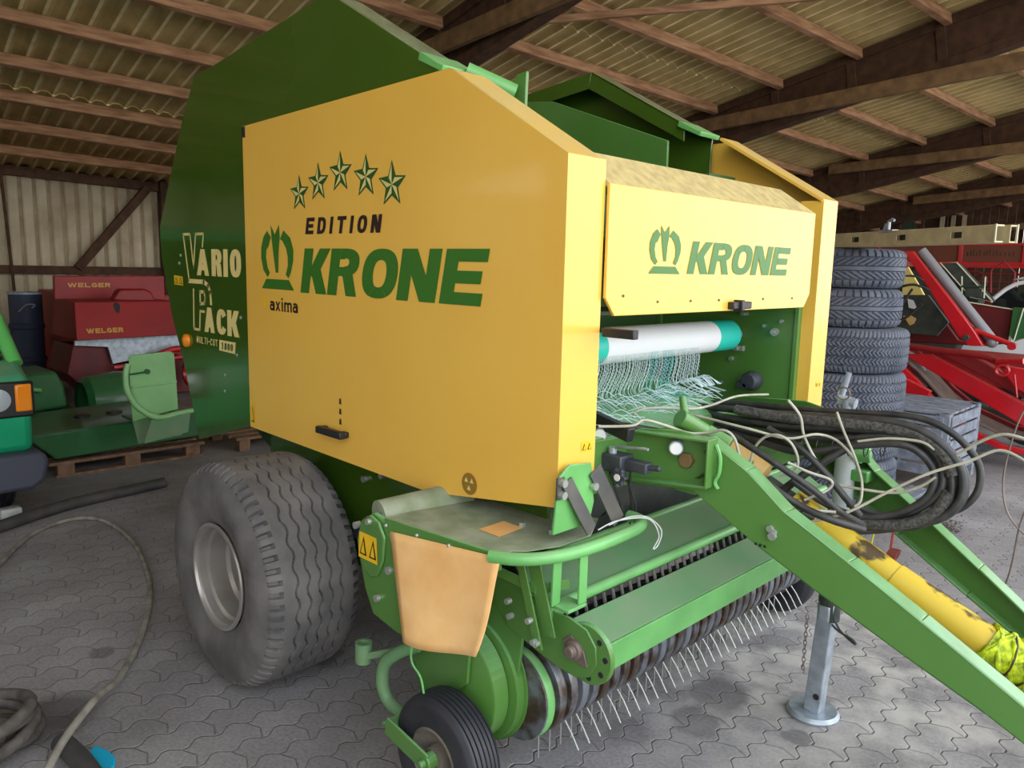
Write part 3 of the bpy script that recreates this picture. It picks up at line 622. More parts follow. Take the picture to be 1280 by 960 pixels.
MB().box((.012,.865,1.552),(.04,.995,1.578)).box((.012,.905,1.545),(.05,.925,1.585)).obj('cover_handle', 'black', fc, bevel=.004)
mb = MB()
for yy in (.25,.43,.62,.80,1.12,1.36): mb.cyl((.014,yy,1.585+(.02 if yy==.25 else 0)),(.019,yy,1.585+(.02 if yy==.25 else 0)),.004,8)
mb.obj('rivets', 'steel_dark', fc)

# tailgate: green side plates and their flanges
TG = [(-2.924,1.85),(-2.576,2.371),(-2.429,2.542),(-1.24,2.672),(-.60,2.318),(-.60,1.3),(-1.5,1.0),(-1.94,.918),(-2.521,.752),(-2.676,1.133),(-2.808,1.378),(-2.922,1.716)]
def tg_side(y, sgn):
    mb = MB(); mb.py(TG, y, y+sgn*.012)
    def flange(p, q, w, th=.01):
        (x0,z0),(x1,z1) = p, q; dx, dz = x1-x0, z1-z0; l = math.hypot(dx,dz); nx, nz = dz/l*th, -dx/l*th
        mb.py([(x0,z0),(x1,z1),(x1+nx,z1+nz),(x0+nx,z0+nz)], y+sgn*.0141, y+sgn*w)
    for i in (0,1,2): flange(TG[i], TG[i+1], .12)
    flange(TG[3], TG[4], .14)
    for i in range(8,12): flange(TG[i], TG[(i+1)%12], .05)
    # lip
    a, b = TG[3], TG[4]; q = sorted((y+sgn*.13, y+sgn*.14))
    b = (b[0]-.07, b[1]+.0385); mb.py([a, b, (b[0],b[1]-.08), (a[0]-.02,a[1]-.08)], *q)
    a, b = TG[2], TG[3]; mb.py([a, b, (b[0]-.02,b[1]-.08), (a[0],a[1]-.08)], *q)
    return mb.obj('tailgate_side', 'green_dark', baler, bevel=.003)
tg = tg_side(.04, 1); tg2 = tg_side(1.72, -1)
tput = lambda u, v: (u, .0382, v)
# big outlined V and P with small capitals
mb = MB()
V_out = [(-2.626,1.814),(-2.526,1.815),(-2.505,1.665),(-2.464,1.814),(-2.369,1.813),(-2.401,1.737)]
def strokes(mb, pts, w, closed=False, put=tput):
    n = len(pts); seg = n if closed else n-1
    for i in range(seg):
        a = Vector(pts[i]); b = Vector(pts[(i+1)%n]); d = (b-a).normalized(); nn = Vector((-d.y,d.x))*(w/2); a2 = a-d*(w*.4); b2 = b+d*(w*.4)
        q = [a2+nn, b2+nn, b2-nn, a2-nn]; mb.add([put(p.x,p.y) for p in q], [(0,1,2,3)])
strokes(mb, [(-2.566,1.577),(-2.618,1.806),(-2.535,1.806),(-2.507,1.64),(-2.470,1.806),(-2.378,1.806),(-2.396,1.745)], .013)
strokes(mb, [(-2.566,1.572),(-2.395,1.572),(-2.345,1.556),(-2.325,1.525),(-2.320,1.470)], .022)
strokes(mb, [(-2.518,1.530),(-2.530,1.330),(-2.460,1.330),(-2.448,1.425),(-2.400,1.425)], .013)
strokes(mb, [(-2.442,1.522),(-2.395,1.522),(-2.385,1.495),(-2.395,1.466),(-2.442,1.462)], .016, True)
letters(mb, 'ARIO', [(-2.470,-2.330),(-2.300,-2.190),(-2.172,-2.128),(-2.104,-1.992)], 1.603, 1.732, .03, .36, .22, tput)
letters(mb, 'ACK', [(-2.405,-2.288),(-2.265,-2.160),(-2.150,-2.030)], 1.325, 1.448, .03, .36, .22, tput)
mb.obj('model_lettering', 'letter_cream', tg, smooth=0)
mb = MB(); letters(mb, 'MULTI-CUT', even('MULTI-CUT', -2.503, -2.262, .35, {'I':.4,'-':.6}), 1.262, 1.296, .1, .18, .14, tput)
mb.add([tput(-2.245,1.246), tput(-2.078,1.243), tput(-2.068,1.298), tput(-2.240,1.298)], [(0,1,2,3)])
mb.obj('option_lettering', 'letter_cream', tg, smooth=0)
mb = MB(); letters(mb, '1800', even('1800', -2.220, -2.098, .35), 1.254, 1.288, .1, .3, .2, lambda u, v:(u,.0372,v)); mb.obj('number_lettering', 'star_green', tg, smooth=0)
MB().lathe([(.001,-.022),(.022,-.02),(.034,-.012),(.036,0)], (-2.622,.039,1.262), 'y', 20).obj('amber_reflector', 'amber', tg)
warn(tg, 'warning_sticker', [(-2.755,.0385,1.548),(-2.645,.0385,1.545),(-2.645,.0385,1.592),(-2.755,.0385,1.597)])
mb = MB()
for (x, z) in ((-2.20,1.05),(-2.19,1.13),(-2.06,1.24),(-2.01,1.42),(-2.68,1.66),(-2.66,1.70)): mb.sphere((x,.038,z), .008, 8, sc=(1,.5,1))
mb.obj('bolts', 'zinc', tg)

# bale chamber between the plates
mb = MB()
CH = [(-2.80,1.75),(-2.45,2.10),(-1.75,2.10),(-1.5,1.80),(-.72,1.75),(-.70,.70),(-1.2,.45),(-1.9,.55),(-2.45,.80)]
mb.py(CH, .30, 1.50)
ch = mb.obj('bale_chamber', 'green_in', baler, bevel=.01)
mb = MB(); mb.py([(-1.62,2.56),(-1.435,2.540),(-.705,2.275),(-.690,1.4),(-1.62,1.4)], 1.50, 1.515); mb.obj('chamber_plate', 'green', baler, bevel=.003)
mb = MB()   # boxed cross members seen above the front cover
mb.box((-.62,.25,1.80),(-.50,1.62,1.93)).box((-.50,1.38,1.86),(-.40,1.6,2.10)); mb.obj('cross_member', 'green_in', baler, bevel=.006)
# net box: inner side walls, back and shelf
NB = [(-.75,2.02),(-.30,2.06),(-.058,1.95),(-.058,1.05),(-.20,.93),(-.75,.93)]
mb = MB(); mb.py(NB, .205, .217); mb.obj('inner_side_wall', 'green', baler, bevel=.002)
mb = MB(); mb.py(NB, 1.600, 1.612); mb.box((-.075,1.59,1.05),(-.055,1.625,1.95)); wr = mb.obj('inner_side_wall', 'green', baler, bevel=.002)
mb = MB()
for (x, z, r) in ((-.158,1.427,.018),(-.209,1.451,.008),(-.361,1.290,.010),(-.406,1.173,.008),(-.13,1.475,.008),(-.30,1.20,.014),(-.33,1.52,.008)): mb.cyl((x,1.599,z),(x,1.582,z),r,10)
mb.cyl((-.158,1.582,1.427),(-.158,1.56,1.427),.009,8).cyl((-.31,1.60,1.345),(-.31,1.53,1.345),.010,8).box((-.33,1.54,1.335),(-.28,1.56,1.357)).cyl((-.30,1.60,1.50),(-.30,1.55,1.50),.01,8)
mb.obj('bolts', 'zinc', wr)
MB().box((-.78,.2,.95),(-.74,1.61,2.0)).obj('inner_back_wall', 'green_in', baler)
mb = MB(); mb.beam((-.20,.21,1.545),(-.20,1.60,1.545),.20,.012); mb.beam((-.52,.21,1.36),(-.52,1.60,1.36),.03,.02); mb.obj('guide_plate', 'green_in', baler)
mb = MB(); mb.add([(-.06,.22,1.155),(-.06,1.12,1.155),(-.55,1.12,1.26),(-.55,.22,1.26),(-.06,.22,1.14),(-.06,1.12,1.14),(-.55,1.12,1.245),(-.55,.22,1.245)], [(0,1,2,3),(7,6,5,4),(0,4,5,1),(1,5,6,2),(2,6,7,3),(3,7,4,0)]); mb.box((-.07,.22,.98),(-.055,1.12,1.15)); mb.obj('net_shelf', 'green', baler, bevel=.003)
# knob on the right inner wall
mb = MB(); mb.lathe([(.001,-.08),(.034,-.08),(.037,-.06),(.043,-.05),(.043,-.018),(.032,-.01),(.032,0)], (-.235,1.60,1.205), 'y', 14); mb.box((-.29,1.52,1.17),(-.24,1.58,1.195)).box((-.262,1.53,1.168),(-.25,1.55,1.23)); mb.obj('brake_knob', 'cast', baler, bevel=.003)
# black grip at the left post, black bar below
MB().box((.055,.105,1.493),(.165,.13,1.519)).box((.058,.13,1.498),(.072,.18,1.514)).box((-.03,.168,1.498),(.072,.18,1.514)).obj('cover_grip', 'black', baler, bevel=.003)
MB().beam((-.16,.31,1.215),(.04,.29,1.180),.03,.045).obj('rubber_bar', 'black', baler, bevel=.004)

# hydraulic ram and bracket above the near cover
mb = MB(); mb.cyl((-.575,.14,2.312),(-.478,.27,2.252),.028,16); rm = mb.obj('locking_ram', 'green_light', baler)
mb = MB(); mb.py([(-.51,2.17),(-.435,2.18),(-.43,2.315),(-.475,2.31),(-.505,2.27)], .272, .286); mb.obj('ram_bracket', 'green', baler, bevel=.003)
mb = MB(); mb.py([(-.70,2.345),(-.575,2.29),(-.565,2.31),(-.60,2.325),(-.69,2.372)], .035, .20); mb.obj('tailgate_nose', 'green_light', baler, bevel=.004)
mb = MB(); mb.py([(-.70,2.345),(-.575,2.29),(-.565,2.31),(-.60,2.325),(-.69,2.372)], 1.56, 1.725); mb.obj('tailgate_nose', 'green_light', baler, bevel=.004)

# chassis plates below the cover
mb = MB(); mb.py([(-1.9,.99),(-.15,.99),(-.15,.80),(-.45,.60),(-1.0,.44),(-1.75,.42),(-1.95,.7)], .13, .145)
fr = mb.obj('chassis_plate', 'green_dark', baler, bevel=.003)
mb = MB()
for (x, z) in ((-1.02,.86),(-.93,.72),(-1.10,.90),(-.72,.80),(-.35,.945),(-1.14,.82)): mb.cyl((x,.13,z),(x,.112,z),.014,8)
mb.obj('bolts', 'zinc', fr)
mb = MB(); mb.py([(-1.9,.99),(-.15,.99),(-.15,.80),(-.45,.60),(-1.0,.44),(-1.75,.42),(-1.95,.7)], 1.615, 1.63); mb.obj('chassis_plate', 'green_dark', baler, bevel=.003)
mb = MB(); mb.beam((-1.43,.02,.465),(-1.43,1.74,.465),.11,.11); mb.obj('axle', 'green_in', baler, bevel=.006)
mb = MB(); mb.box((-1.12,.05,.60),(-1.05,.14,.66)).cyl((-1.04,.06,.67),(-1.04,.13,.67),.03,12).cyl((-.98,.06,.70),(-.98,.13,.70),.022,12); mb.obj('brake_fitting', 'cast', baler, bevel=.003)

# ---- wheels
def tyre_mesh(Rr, rr, w, depth, n_a, n_s, flat=.80, shoulder=.10, ang0=0.0, bead_w=.86):
    """axis along y, centre at the origin; depth(y/w in -.5...5, angle) is cut into the tread"""
    prof = []   # (radius, y, istread)
    hw = w/2; tw = hw*flat
    side = 9
    for i in range(side+1):      # inner bead up to shoulder, outer side y<0
        u = i/side; a = u*PI/2
        rad = rr + (Rr-shoulder*Rr*.55-rr)*u
        y = -(hw*bead_w + hw*(1-bead_w)*math.sin(u*PI*.9))
        prof.append((rad, y, 0))
    for i in range(1, n_s):
        u = -1+2*i/n_s; y = u*tw
        e = max(0, abs(u)-.72)/.28
        prof.append((Rr-shoulder*Rr*.35*e*e-.006*u*u, y, 1))
    for (r_, y, k) in [p for p in prof if p[2] == 0][::-1]: prof.append((r_, -y, 0))
    vs = []; m = len(prof)
    for j in range(n_a):
        a = ang0+2*PI*j/n_a; ca, sa = math.cos(a), math.sin(a)
        for (r_, y, k) in prof:
            d = depth(y/w, a) if k else 0
            vs.append(((r_-d)*ca, y, (r_-d)*sa))
    fs = []
    for j in range(n_a):
        l = (j+1) % n_a
        for i in range(m-1): fs.append((j*m+i, j*m+i+1, l*m+i+1, l*m+i))
        fs.append((j*m+m-1, j*m, l*m, l*m+m-1))
    return MB().add(vs, fs)
def flot_depth(v, a):
    d = 0.0
    k = a*30/(2*PI)
    zz = abs((k % 1)-.5)*4-1; zz = max(-1, min(1, zz*1.6))
    for g in (-.22,-.11,0,.11,.22):
        if abs(v-g-.016*zz) < .0065: d = .013
    av = abs(v)
    if av > .345:
        kk = (a*62/(2*PI)) % 1
        if kk < .40: d = .022*min(1,(av-.345)/.012)
    return d
tm = tyre_mesh(.450, .212, .420, flot_depth, 720, 120, .90, .15)
def rim_mesh():
    mb = MB()
    mb.lathe([(.215,-.190),(.213,-.197),(.201,-.197),(.198,-.186),(.191,-.180),(.190,-.150),(.176,-.142),(.173,-.075),(.158,-.062),(.152,.0),(.135,.02),(.10,.03),(.05,.05),(.001,.05)], (0,0,0), 'y', 56)
    mb.lathe([(.215,.190),(.201,.197),(.186,.165),(.163,.10),(.154,.03)], (0,0,0), 'y', 56)
    mb.cyl((0,.05,0),(0,-.02,0),.075,20)
    for k in range(6): a = k*PI/3; mb.cyl((.105*math.cos(a),.045,.105*math.sin(a)),(.105*math.cos(a),.02,.105*math.sin(a)),.012,8)
    mb.cyl((.115,-.105,-.125),(.13,-.15,-.138),.006,6)
    return mb
def wheel(loc, flip):
    e = bpy.data.objects.new('wheel', None); C.objects.link(e); e.parent = baler; e.matrix_parent_inverse = Matrix.Translation((.9,-.88,0)); e.location = loc; e.empty_display_size = .1
    if flip: e.rotation_euler = (0,0,PI)
    return e
w1 = wheel((-1.435,-.178,.450), False)
ty = tm.obj('tyre', 'rubber', w1, smooth=30); rm_ = rim_mesh().obj('rim', 'rim', w1, smooth=24)
w2 = wheel((-1.435,W+.178,.450), True)
for s_ in (ty, rm_):
    c_ = s_.copy(); C.objects.link(c_); c_.parent = w2

# ---- near fender with flap, gear cover, hoop
FZ = .90
mb = MB()
top = [(-.49,-.25),(-.03,-.195),(-.03,-.15),(.0,-.12),(.035,-.02),(.035,.12),(-.05,.26),(-.47,.13),(-.50,-.05)]
mb.pz(top, FZ-.004, FZ); fd = mb.obj('fender', ['green_dusty'], baler, bevel=.002); tag(fd, 'dusty green fender plate')
mb = MB()
mb.prism([(0,0),(1,0),(1,1),(0,1)], lambda u,v:(-.49+.46*u, -.252+.055*u, FZ+.002-.05*v), lambda u,v:(-.49+.46*u, -.240+.055*u, FZ+.002-.05*v))
mb.obj('fender_skirt', 'green', fd, bevel=.004)
mb = MB()
for u in (.03,.32,.60,.93): mb.sphere((-.49+.46*u,-.256+.055*u,FZ-.018),.006,8)
mb.cyl((-.155,.02,FZ),(-.155,.02,FZ+.014),.012,6).cyl((-.05,.04,FZ),(-.05,.04,FZ+.014),.012,6); mb.obj('bolts', 'zinc', fd)
MB().add([(-.22,-.10,FZ+.0015),(-.13,-.10,FZ+.0015),(-.14,.01,FZ+.0015),(-.225,.01,FZ+.0015)], [(0,1,2,3)]).obj('worn_sticker', 'orange', fd, smooth=0)
# hanging orange flap, slightly waved
mb = MB(); nu, nv_ = 16, 12; vs = []
A, B_, Cc, D = Vector((-.456,-.254,.868)), Vector((-.02,-.203,.895)), Vector((-.075,-.235,.600)), Vector((-.362,-.258,.545))
for i in range(nu+1):
    for j in range(nv_+1):
        u, v = i/nu, j/nv_
        p = (A*(1-u)+B_*u)*(1-v)+(D*(1-u)+Cc*u)*v
        p.y += -.012*math.sin(u*5.5+.6)*v - .01*v; p.z -= .018*math.sin(u*PI)*v*.6; p.x += .02*v*math.sin(v*3)*(u)
        vs.append(p)
fs = [(i*(nv_+1)+j, (i+1)*(nv_+1)+j, (i+1)*(nv_+1)+j+1, i*(nv_+1)+j+1) for i in range(nu) for j in range(nv_)]
fl = mb.add(vs, fs).obj('guard_flap', 'orange', baler, smooth=80); tag(fl, 'pale orange tarpaulin flap')
sm = fl.modifiers.new('thick', 'SOLIDIFY'); sm.thickness = .003
# gear cover
mb = MB()
GC = [(-.640,.75),(-.628,.83),(-.595,.885),(-.545,.905),(-.49,.895),(-.455,.86),(-.43,.78),(-.36,.585),(-.365,.560),(-.40,.553),(-.47,.575),(-.545,.62),(-.60,.70)]
GC = [(-.637,.760),(-.622,.825),(-.592,.880),(-.548,.902),(-.50,.893),(-.465,.86),(-.44,.80),(-.365,.600),(-.362,.562),(-.385,.545),(-.425,.543),(-.555,.563),(-.60,.64)]
mb.py(GC, -.25, -.225)
gc = mb.obj('gear_cover', 'green', baler, bevel=.006)
mb = MB(); mb.py([(-.625,.80),(-.60,.87),(-.55,.898),(-.505,.885),(-.475,.84),(-.485,.76),(-.515,.705),(-.55,.69),(-.59,.71),(-.615,.75)], -.262, -.25); mb.obj('gear_cover_lid', 'green', gc, bevel=.008)
warn(gc, 'warning_sticker', [(-.612,-.2635,.745),(-.508,-.2635,.745),(-.513,-.2635,.832),(-.607,-.2635,.832)])
mb = MB(); mb.cyl((-.55,-.26,.878),(-.55,-.275,.878),.010,8).cyl((-.52,-.25,.63),(-.52,-.265,.63),.012,8).cyl((-.64,-.24,.84),(-.64,-.26,.84),.012,8).cyl((-.46,-.25,.74),(-.46,-.262,.74),.013,8); mb.obj('bolts', 'zinc', gc)
mb = MB(); mb.cyl((-.56,-.22,.88),(-.50,.10,.90),.055,18); mb.obj('drive_housing', 'green_dusty', gc)
# hoop guard
mb = MB(); hp = spline([(-.06,-.205,FZ-.01),(.0,-.178,FZ-.008),(.052,-.13,FZ-.005),(.082,-.05,FZ-.005),(.098,.06,FZ-.003),(.10,.20,FZ),(.085,.295,FZ),(.05,.345,FZ),(0,.355,FZ)], 6)
mb.tube(hp, .0185, 14); hg = mb.obj('hoop_guard', 'green_light', baler, smooth=60)
mb = MB()   # U-shaped strap under the hoop
mb.beam((.075,-.075,.895),(.045,-.045,.735),.008,.035,up=(0,1,0)).beam((.09,.02,.895),(.09,.02,.735),.008,.035,up=(0,1,0)).box((.03,-.05,.725),(.10,.03,.735))
mb.obj('hoop_strap', 'green_light', baler, bevel=.002)
# gusset and grey strips at the foot of the left post
mb = MB(); mb.px([(-.045,.935),(-.025,1.10),(.02,1.13),(.115,1.12),(.135,1.0),(.115,.935)], .02, .03); gs = mb.obj('post_gusset', 'green_light', baler, bevel=.003)
mb = MB(); mb.beam((.035,.0,1.085),(.055,.095,.925),.005,.045,up=(0,1,.3)).beam((.035,.125,1.10),(.055,.225,.925),.005,.055,up=(0,1,.3)).box((.025,-.035,1.035),(.032,-.005,1.10)); mb.obj('grey_strips', 'steel_dark', gs, bevel=.001)
mb = MB()
for (y, z) in ((-.02,1.085),(-.02,1.05),(.12,1.05)): mb.cyl((.032,y,z),(.048,y,z),.012,8)
mb.obj('bolts', 'zinc', gs)
mb = MB(); mb.tube(spline([(.06,.17,.925),(.08,.24,.94),(.10,.31,.93),(.13,.345,.89),(.13,.335,.845),(.125,.315,.835),(.13,.335,.875),(.11,.30,.93),(.07,.20,.935),(.06,.12,.922)],6), .0022, 5); mb.obj('tied_string', 'cloth_string', gs)
# ---- pickup
def part_empty(name, label=None):
    e = bpy.data.objects.new(name, None); C.objects.link(e); e.parent = baler; e.matrix_parent_inverse = Matrix.Translation((.9,-.88,0)); e.empty_display_size = .1
    if label: e['label'] = label
    return e
pu = part_empty('pickup')
PL, PR = -.03, 1.86
RX, RZ = -.19, .40
# round side housing: two stepped rims
mb = MB()
mb.lathe([(.001,0),(.191,0),(.196,.004),(.196,.060),(.188,.064)], (-.332,-.10,.362), 'y', 48); mb.obj('side_housing', 'green', pu, smooth=40)
mb = MB(); mb.lathe([(.001,.005),(.196,0),(.206,.002),(.206,.034),(.216,.036),(.216,.042),(.001,.042)], (-.312,-.035,.364), 'y', 48); mb.obj('side_housing', 'green', pu, smooth=40)
mb = MB(); mb.lathe([(.001,0),(.205,0),(.210,.004),(.210,.062)], (-.345,1.86,.345), 'y', 48); mb.obj('side_housing', 'green', pu, smooth=40)
# web plates that carry the housing
mb = MB(); mb.py([(-.60,.60),(-.20,.72),(-.10,.60),(-.12,.42),(-.30,.55),(-.45,.50),(-.52,.35),(-.56,.45)], -.02, -.008); mb.py([(-.56,.60),(-.22,.66),(-.24,.40),(-.42,.24),(-.51,.38)], -.12, -.108); mb.obj('side_plate', 'green', pu, bevel=.003)
mb = MB(); mb.py([(-.60,.60),(-.20,.72),(-.10,.60),(-.12,.42),(-.30,.30),(-.5,.35)], 1.85, 1.862); mb.obj('side_plate', 'green', pu, bevel=.003)
# front arm plate with flange disc
ARM = [(-.262,.700),(-.20,.755),(-.03,.718),(.03,.700),(.085,.705),(.15,.69),(.185,.650),(.190,.60),(.165,.555),(.12,.535),(.06,.540),(-.02,.555),(-.15,.590)]
mb = MB(); mb.py(ARM, -.030, -.022); arm = mb.obj('arm_plate', 'green', pu, bevel=.002)
fcx, fcz = .118, .615
mb = MB(); mb.lathe([(.001,-.004),(.085,-.004),(.088,0),(.088,.012),(.001,.012)], (fcx+.03,-.018,fcz), 'y', 36)
mb.obj('flange_disc', 'green', pu)
mb = MB()
for k in range(7): a = -1.4+k*.75; mb.cyl((fcx+.03+.067*math.cos(a),-.0225,fcz+.067*math.sin(a)),(fcx+.03+.067*math.cos(a),-.024,fcz+.067*math.sin(a)),.0085,12)
mb.obj('flange_holes', 'black', pu)
mb = MB(); mb.lathe([(.001,-.035),(.016,-.035),(.018,-.03),(.018,-.02),(.027,-.018),(.030,-.012),(.030,0)], (fcx-.005,-.028,fcz+.005), 'y', 20); mb.py([(fcx-.05,fcz+.02),(fcx-.02,fcz+.045),(fcx+.03,fcz+.01),(fcx+.045,fcz-.03),(fcx+.02,fcz-.035),(fcx-.03,fcz-.005)], -.036,-.030); mb.obj('shaft_bearing', 'brown_steel', pu, bevel=.002)
mb = MB(); mb.cyl((.0,-.045,.690),(.0,.02,.690),.026,18); mb.cyl((.0,-.050,.690),(.0,-.045,.690),.017,18); mb.obj('pivot_sleeve', 'green_light', pu)
# vertical straps with bolts
mb = MB(); mb.beam((-.055,-.10,.885),(.02,-.08,.600),.006,.030,up=(1,0,0)); mb.beam((-.01,-.085,.88),(.04,-.06,.64),.006,.05,up=(1,0,0)); mb.beam((-.16,-.09,.79),(.0,-.075,.775),.006,.03).beam((.0,-.075,.775),(.06,.0,.79),.006,.03); mb.obj('strap', 'green', pu, bevel=.001)
mb = MB()
for p in ((-.048,-.108,.862),(-.035,-.105,.868),(-.005,-.095,.685),(.012,-.09,.625),(.02,-.088,.622),(-.115,-.07,.70),(-.10,-.075,.66)): mb.cyl((p[0],p[1]+.006,p[2]),(p[0],p[1]-.012,p[2]),.009,8)
mb.obj('bolts', 'zinc', pu)
# curved back shield, pipe, press bar
mb = MB(); prof = [(-.24,.93),(-.16,.895),(-.02,.785)]
mb.prism([(-.142,.782),(-.142,.792),(-.02,.722),(.0,.718),(-.02,.710)], lambda x,z:(x,-.02,z), lambda x,z:(x,PR,z)); mb.obj('wind_plate', 'green_worn', pu, bevel=.002)
mb = MB(); mb.cyl((-.142,.0,.787),(-.142,PR,.787),.013,12); mb.obj('wind_plate_rod', 'green', pu)
mb = MB(); mb.cyl((.005,-.035,.702),(.005,PR,.702),.018,16); mb.obj('pivot_pipe', 'green_light', pu)
mb = MB(); mb.prism([(.128,.598),(.140,.599),(.130,.505),(.120,.505)], lambda x,z:(x,.03,z), lambda x,z:(x,PR,z)); mb.obj('press_bar', 'green_light', pu, bevel=.002)
mb = MB(); mb.prism([(.032,.651),(.040,.664),(.136,.604),(.128,.594)], lambda x,z:(x,.03,z), lambda x,z:(x,PR,z)); mb.obj('press_bar_top', 'green_worn', pu, bevel=.002)
mb = MB()
y = .03
while y < PR: mb.tube([(.02,y,.69),(.03,y,.655),(.02,y,.60),(-.05,y,.56)], .006, 6); y += .045
mb.obj('press_fingers', 'steel_dark', pu)
# reel: strips and tines
mb = MB(); mb.box((-.62,.16,.50),(-.30,1.58,.92)); mb.obj('rotor_housing', 'machine_dark', pu)
mb = MB(); RR = .150
y = .018; k = 0
while y < PR-.06:
    w_ = .036
    mb.lathe([(RR-.02,0),(RR-.004,.002),(RR,.008),(RR,w_-.008),(RR-.004,w_-.002),(RR-.02,w_)], (RX+.02,y,RZ-.05), 'y', 40, mi=1 if k == 0 else 0); y += .055; k += 1
mb.obj('reel_strips', ['band','green_light'], pu)
mb = MB(); mb.cyl((RX+.02,.010,RZ-.05),(RX+.02,.017,RZ-.05),.148,32); mb.obj('reel_end_plate', 'band', pu)
mb = MB(); mb.cyl((RX+.02,.018,RZ-.05),(RX+.02,PR,RZ-.05),.13,24); mb.obj('reel_drum', 'machine_dark', pu)
y = .118; k = 0
while y < PR-.05:
    mb = MB(); c0 = Vector((RX+.02, y, RZ-.05))
    a = -1.45
    mb.tube([c0+Vector((math.cos(a)*.14,0,math.sin(a)*.14)), c0+Vector((math.cos(a-.01)*.20,0,math.sin(a-.01)*.20)), c0+Vector((math.cos(a-.05)*.268,0.004,math.sin(a-.05)*.268))], .0026, 6)
    mb.obj('tine', 'zinc', pu); y += .055; k += 1
for a, n_ in ((-.75, 30),):
    for i in range(n_):
        y = .145+.055*i; c0 = Vector((RX+.02, y, RZ-.05)); mb = MB()
        mb.tube([c0+Vector((math.cos(a)*.14,0,math.sin(a)*.14)), c0+Vector((math.cos(a-.02)*.19,0,math.sin(a-.02)*.19)), c0+Vector((math.cos(a-.08)*.245,0.004,math.sin(a-.08)*.245))], .0026, 6)
        mb.obj('tine', 'zinc', pu)
# gauge wheels
def rib_depth(v, a):
    for g in (-.3,-.18,-.06,.06,.18,.3):
        if abs(v-g) < .016: return .007
    return 0
gm = tyre_mesh(.195, .100, .130, rib_depth, 96, 64, .86, .18)
def gauge(loc):
    e = part_empty('gauge_wheel'); e.location = loc
    return e
g1 = gauge((-.238,-.200,.205)); gt = gm.obj('tyre', 'rubber_blk', g1, smooth=50)
gr_ = MB().lathe([(.102,-.056),(.096,-.060),(.090,-.05),(.075,-.035),(.045,-.025),(.040,-.055),(.02,-.057),(.001,-.057)], (0,0,0), 'y', 32).obj('rim', 'rim_dirty', g1)
g2 = gauge((-.238,W+.20,.205))
for s_ in (gt, gr_): c_ = s_.copy(); C.objects.link(c_); c_.parent = g2
mb = MB(); mb.beam((-.425,-.290,.250),(-.228,-.284,.212),.010,.062); mb.cyl((-.238,-.29,.213),(-.238,-.25,.213),.025,16).cyl((-.238,-.308,.213),(-.238,-.27,.213),.013,6); mb.beam((-.425,-.290,.245),(-.435,-.10,.245),.05,.01); mb.obj('wheel_fork', 'green', pu, bevel=.004)
mb = MB(); mb.tube(spline([(-.43,-.16,.47),(-.49,-.18,.435),(-.555,-.20,.375),(-.565,-.205,.30),(-.54,-.20,.25),(-.48,-.20,.235),(-.43,-.20,.24)],5), .0215, 14); mb.obj('wheel_arm', 'green_worn', pu)
mb = MB(); mb.lathe([(.019,-.035),(.029,-.035),(.029,.035),(.019,.035),(.019,.0)], (-.665,-.21,.375), 'z', 20); mb.beam((-.64,-.21,.37),(-.44,-.12,.455),.01,.022); mb.obj('arm_socket', 'green_worn', pu)
mb = MB(); mb.tube(spline([(-.33,-.265,.555),(-.335,-.262,.49),(-.30,-.255,.45),(-.29,-.25,.40)],4), .0035, 6); mb.obj('thin_rod', 'green_light', pu)

# ---- drawbar
def bm(y0, y1, sgn):
    mb = MB(); X0, X1 = -.05, 2.0
    top = [(.0,1.12),(.20,1.163),(.33,1.10),(.45,.995),(1.07,.592),(1.9,.20)]
    def yy(x): return y0+(y1-y0)*(x-.2)/1.8
    out = [(-.2,1.10),(.10,1.185),(.20,1.180),(.33,1.11),(.45,.992),(.63,.882),(.82,.760),(1.067,.600),(1.95,.03),(1.95,-.0)]
    top = [(-.2,1.16),(.12,1.19),(.20,1.178),(.33,1.098),(.45,.992),(.63,.882),(.82,.762),(1.067,.601),(1.70,.26)]
    bot = [(-.2,.98),(.17,1.005),(.375,.872),(.546,.776),(.79,.648),(.99,.548),(1.70,.14)]
    poly = top + bot[::-1]
    mb.prism(poly, lambda x,z:(x,yy(x),z), lambda x,z:(x,yy(x)+sgn*.010,z))
    # top flange folded inwards, bottom flange
    for i in range(2, len(top)-1):
        (xa,za),(xb,zb) = top[i], top[i+1]
        mb.add([(xa,yy(xa),za),(xb,yy(xb),zb),(xb,yy(xb)+sgn*.065,zb),(xa,yy(xa)+sgn*.065,za),(xa,yy(xa),za-.01),(xb,yy(xb),zb-.01),(xb,yy(xb)+sgn*.065,zb-.01),(xa,yy(xa)+sgn*.065,za-.01)],
               [(0,1,2,3),(7,6,5,4),(0,4,5,1),(1,5,6,2),(2,6,7,3),(3,7,4,0)])
    for i in range(1, len(bot)-1):
        (xa,za),(xb,zb) = bot[i], bot[i+1]
        mb.add([(xa,yy(xa),za),(xb,yy(xb),zb),(xb,yy(xb)+sgn*.05,zb),(xa,yy(xa)+sgn*.05,za),(xa,yy(xa),za+.01),(xb,yy(xb),zb+.01),(xb,yy(xb)+sgn*.05,zb+.01),(xa,yy(xa)+sgn*.05,za+.01)],
               [(0,1,2,3),(7,6,5,4),(0,4,5,1),(1,5,6,2),(2,6,7,3),(3,7,4,0)])
    return mb.obj('drawbar_beam', 'green', baler, bevel=.004)
db = bm(.45, .80, 1); db2 = bm(1.31, .96, -1)
mb = MB()
for (x, z) in ((.415,.935),(.425,.925)): y = .45+.35*(x-.2)/1.8; mb.cyl((x,y,z),(x,y-.014,z),.010,8)
mb.cyl((.425,.49,.915),(.425,.475,.915),.012,8)
mb.obj('bolts', 'zinc', db)
mb = MB()
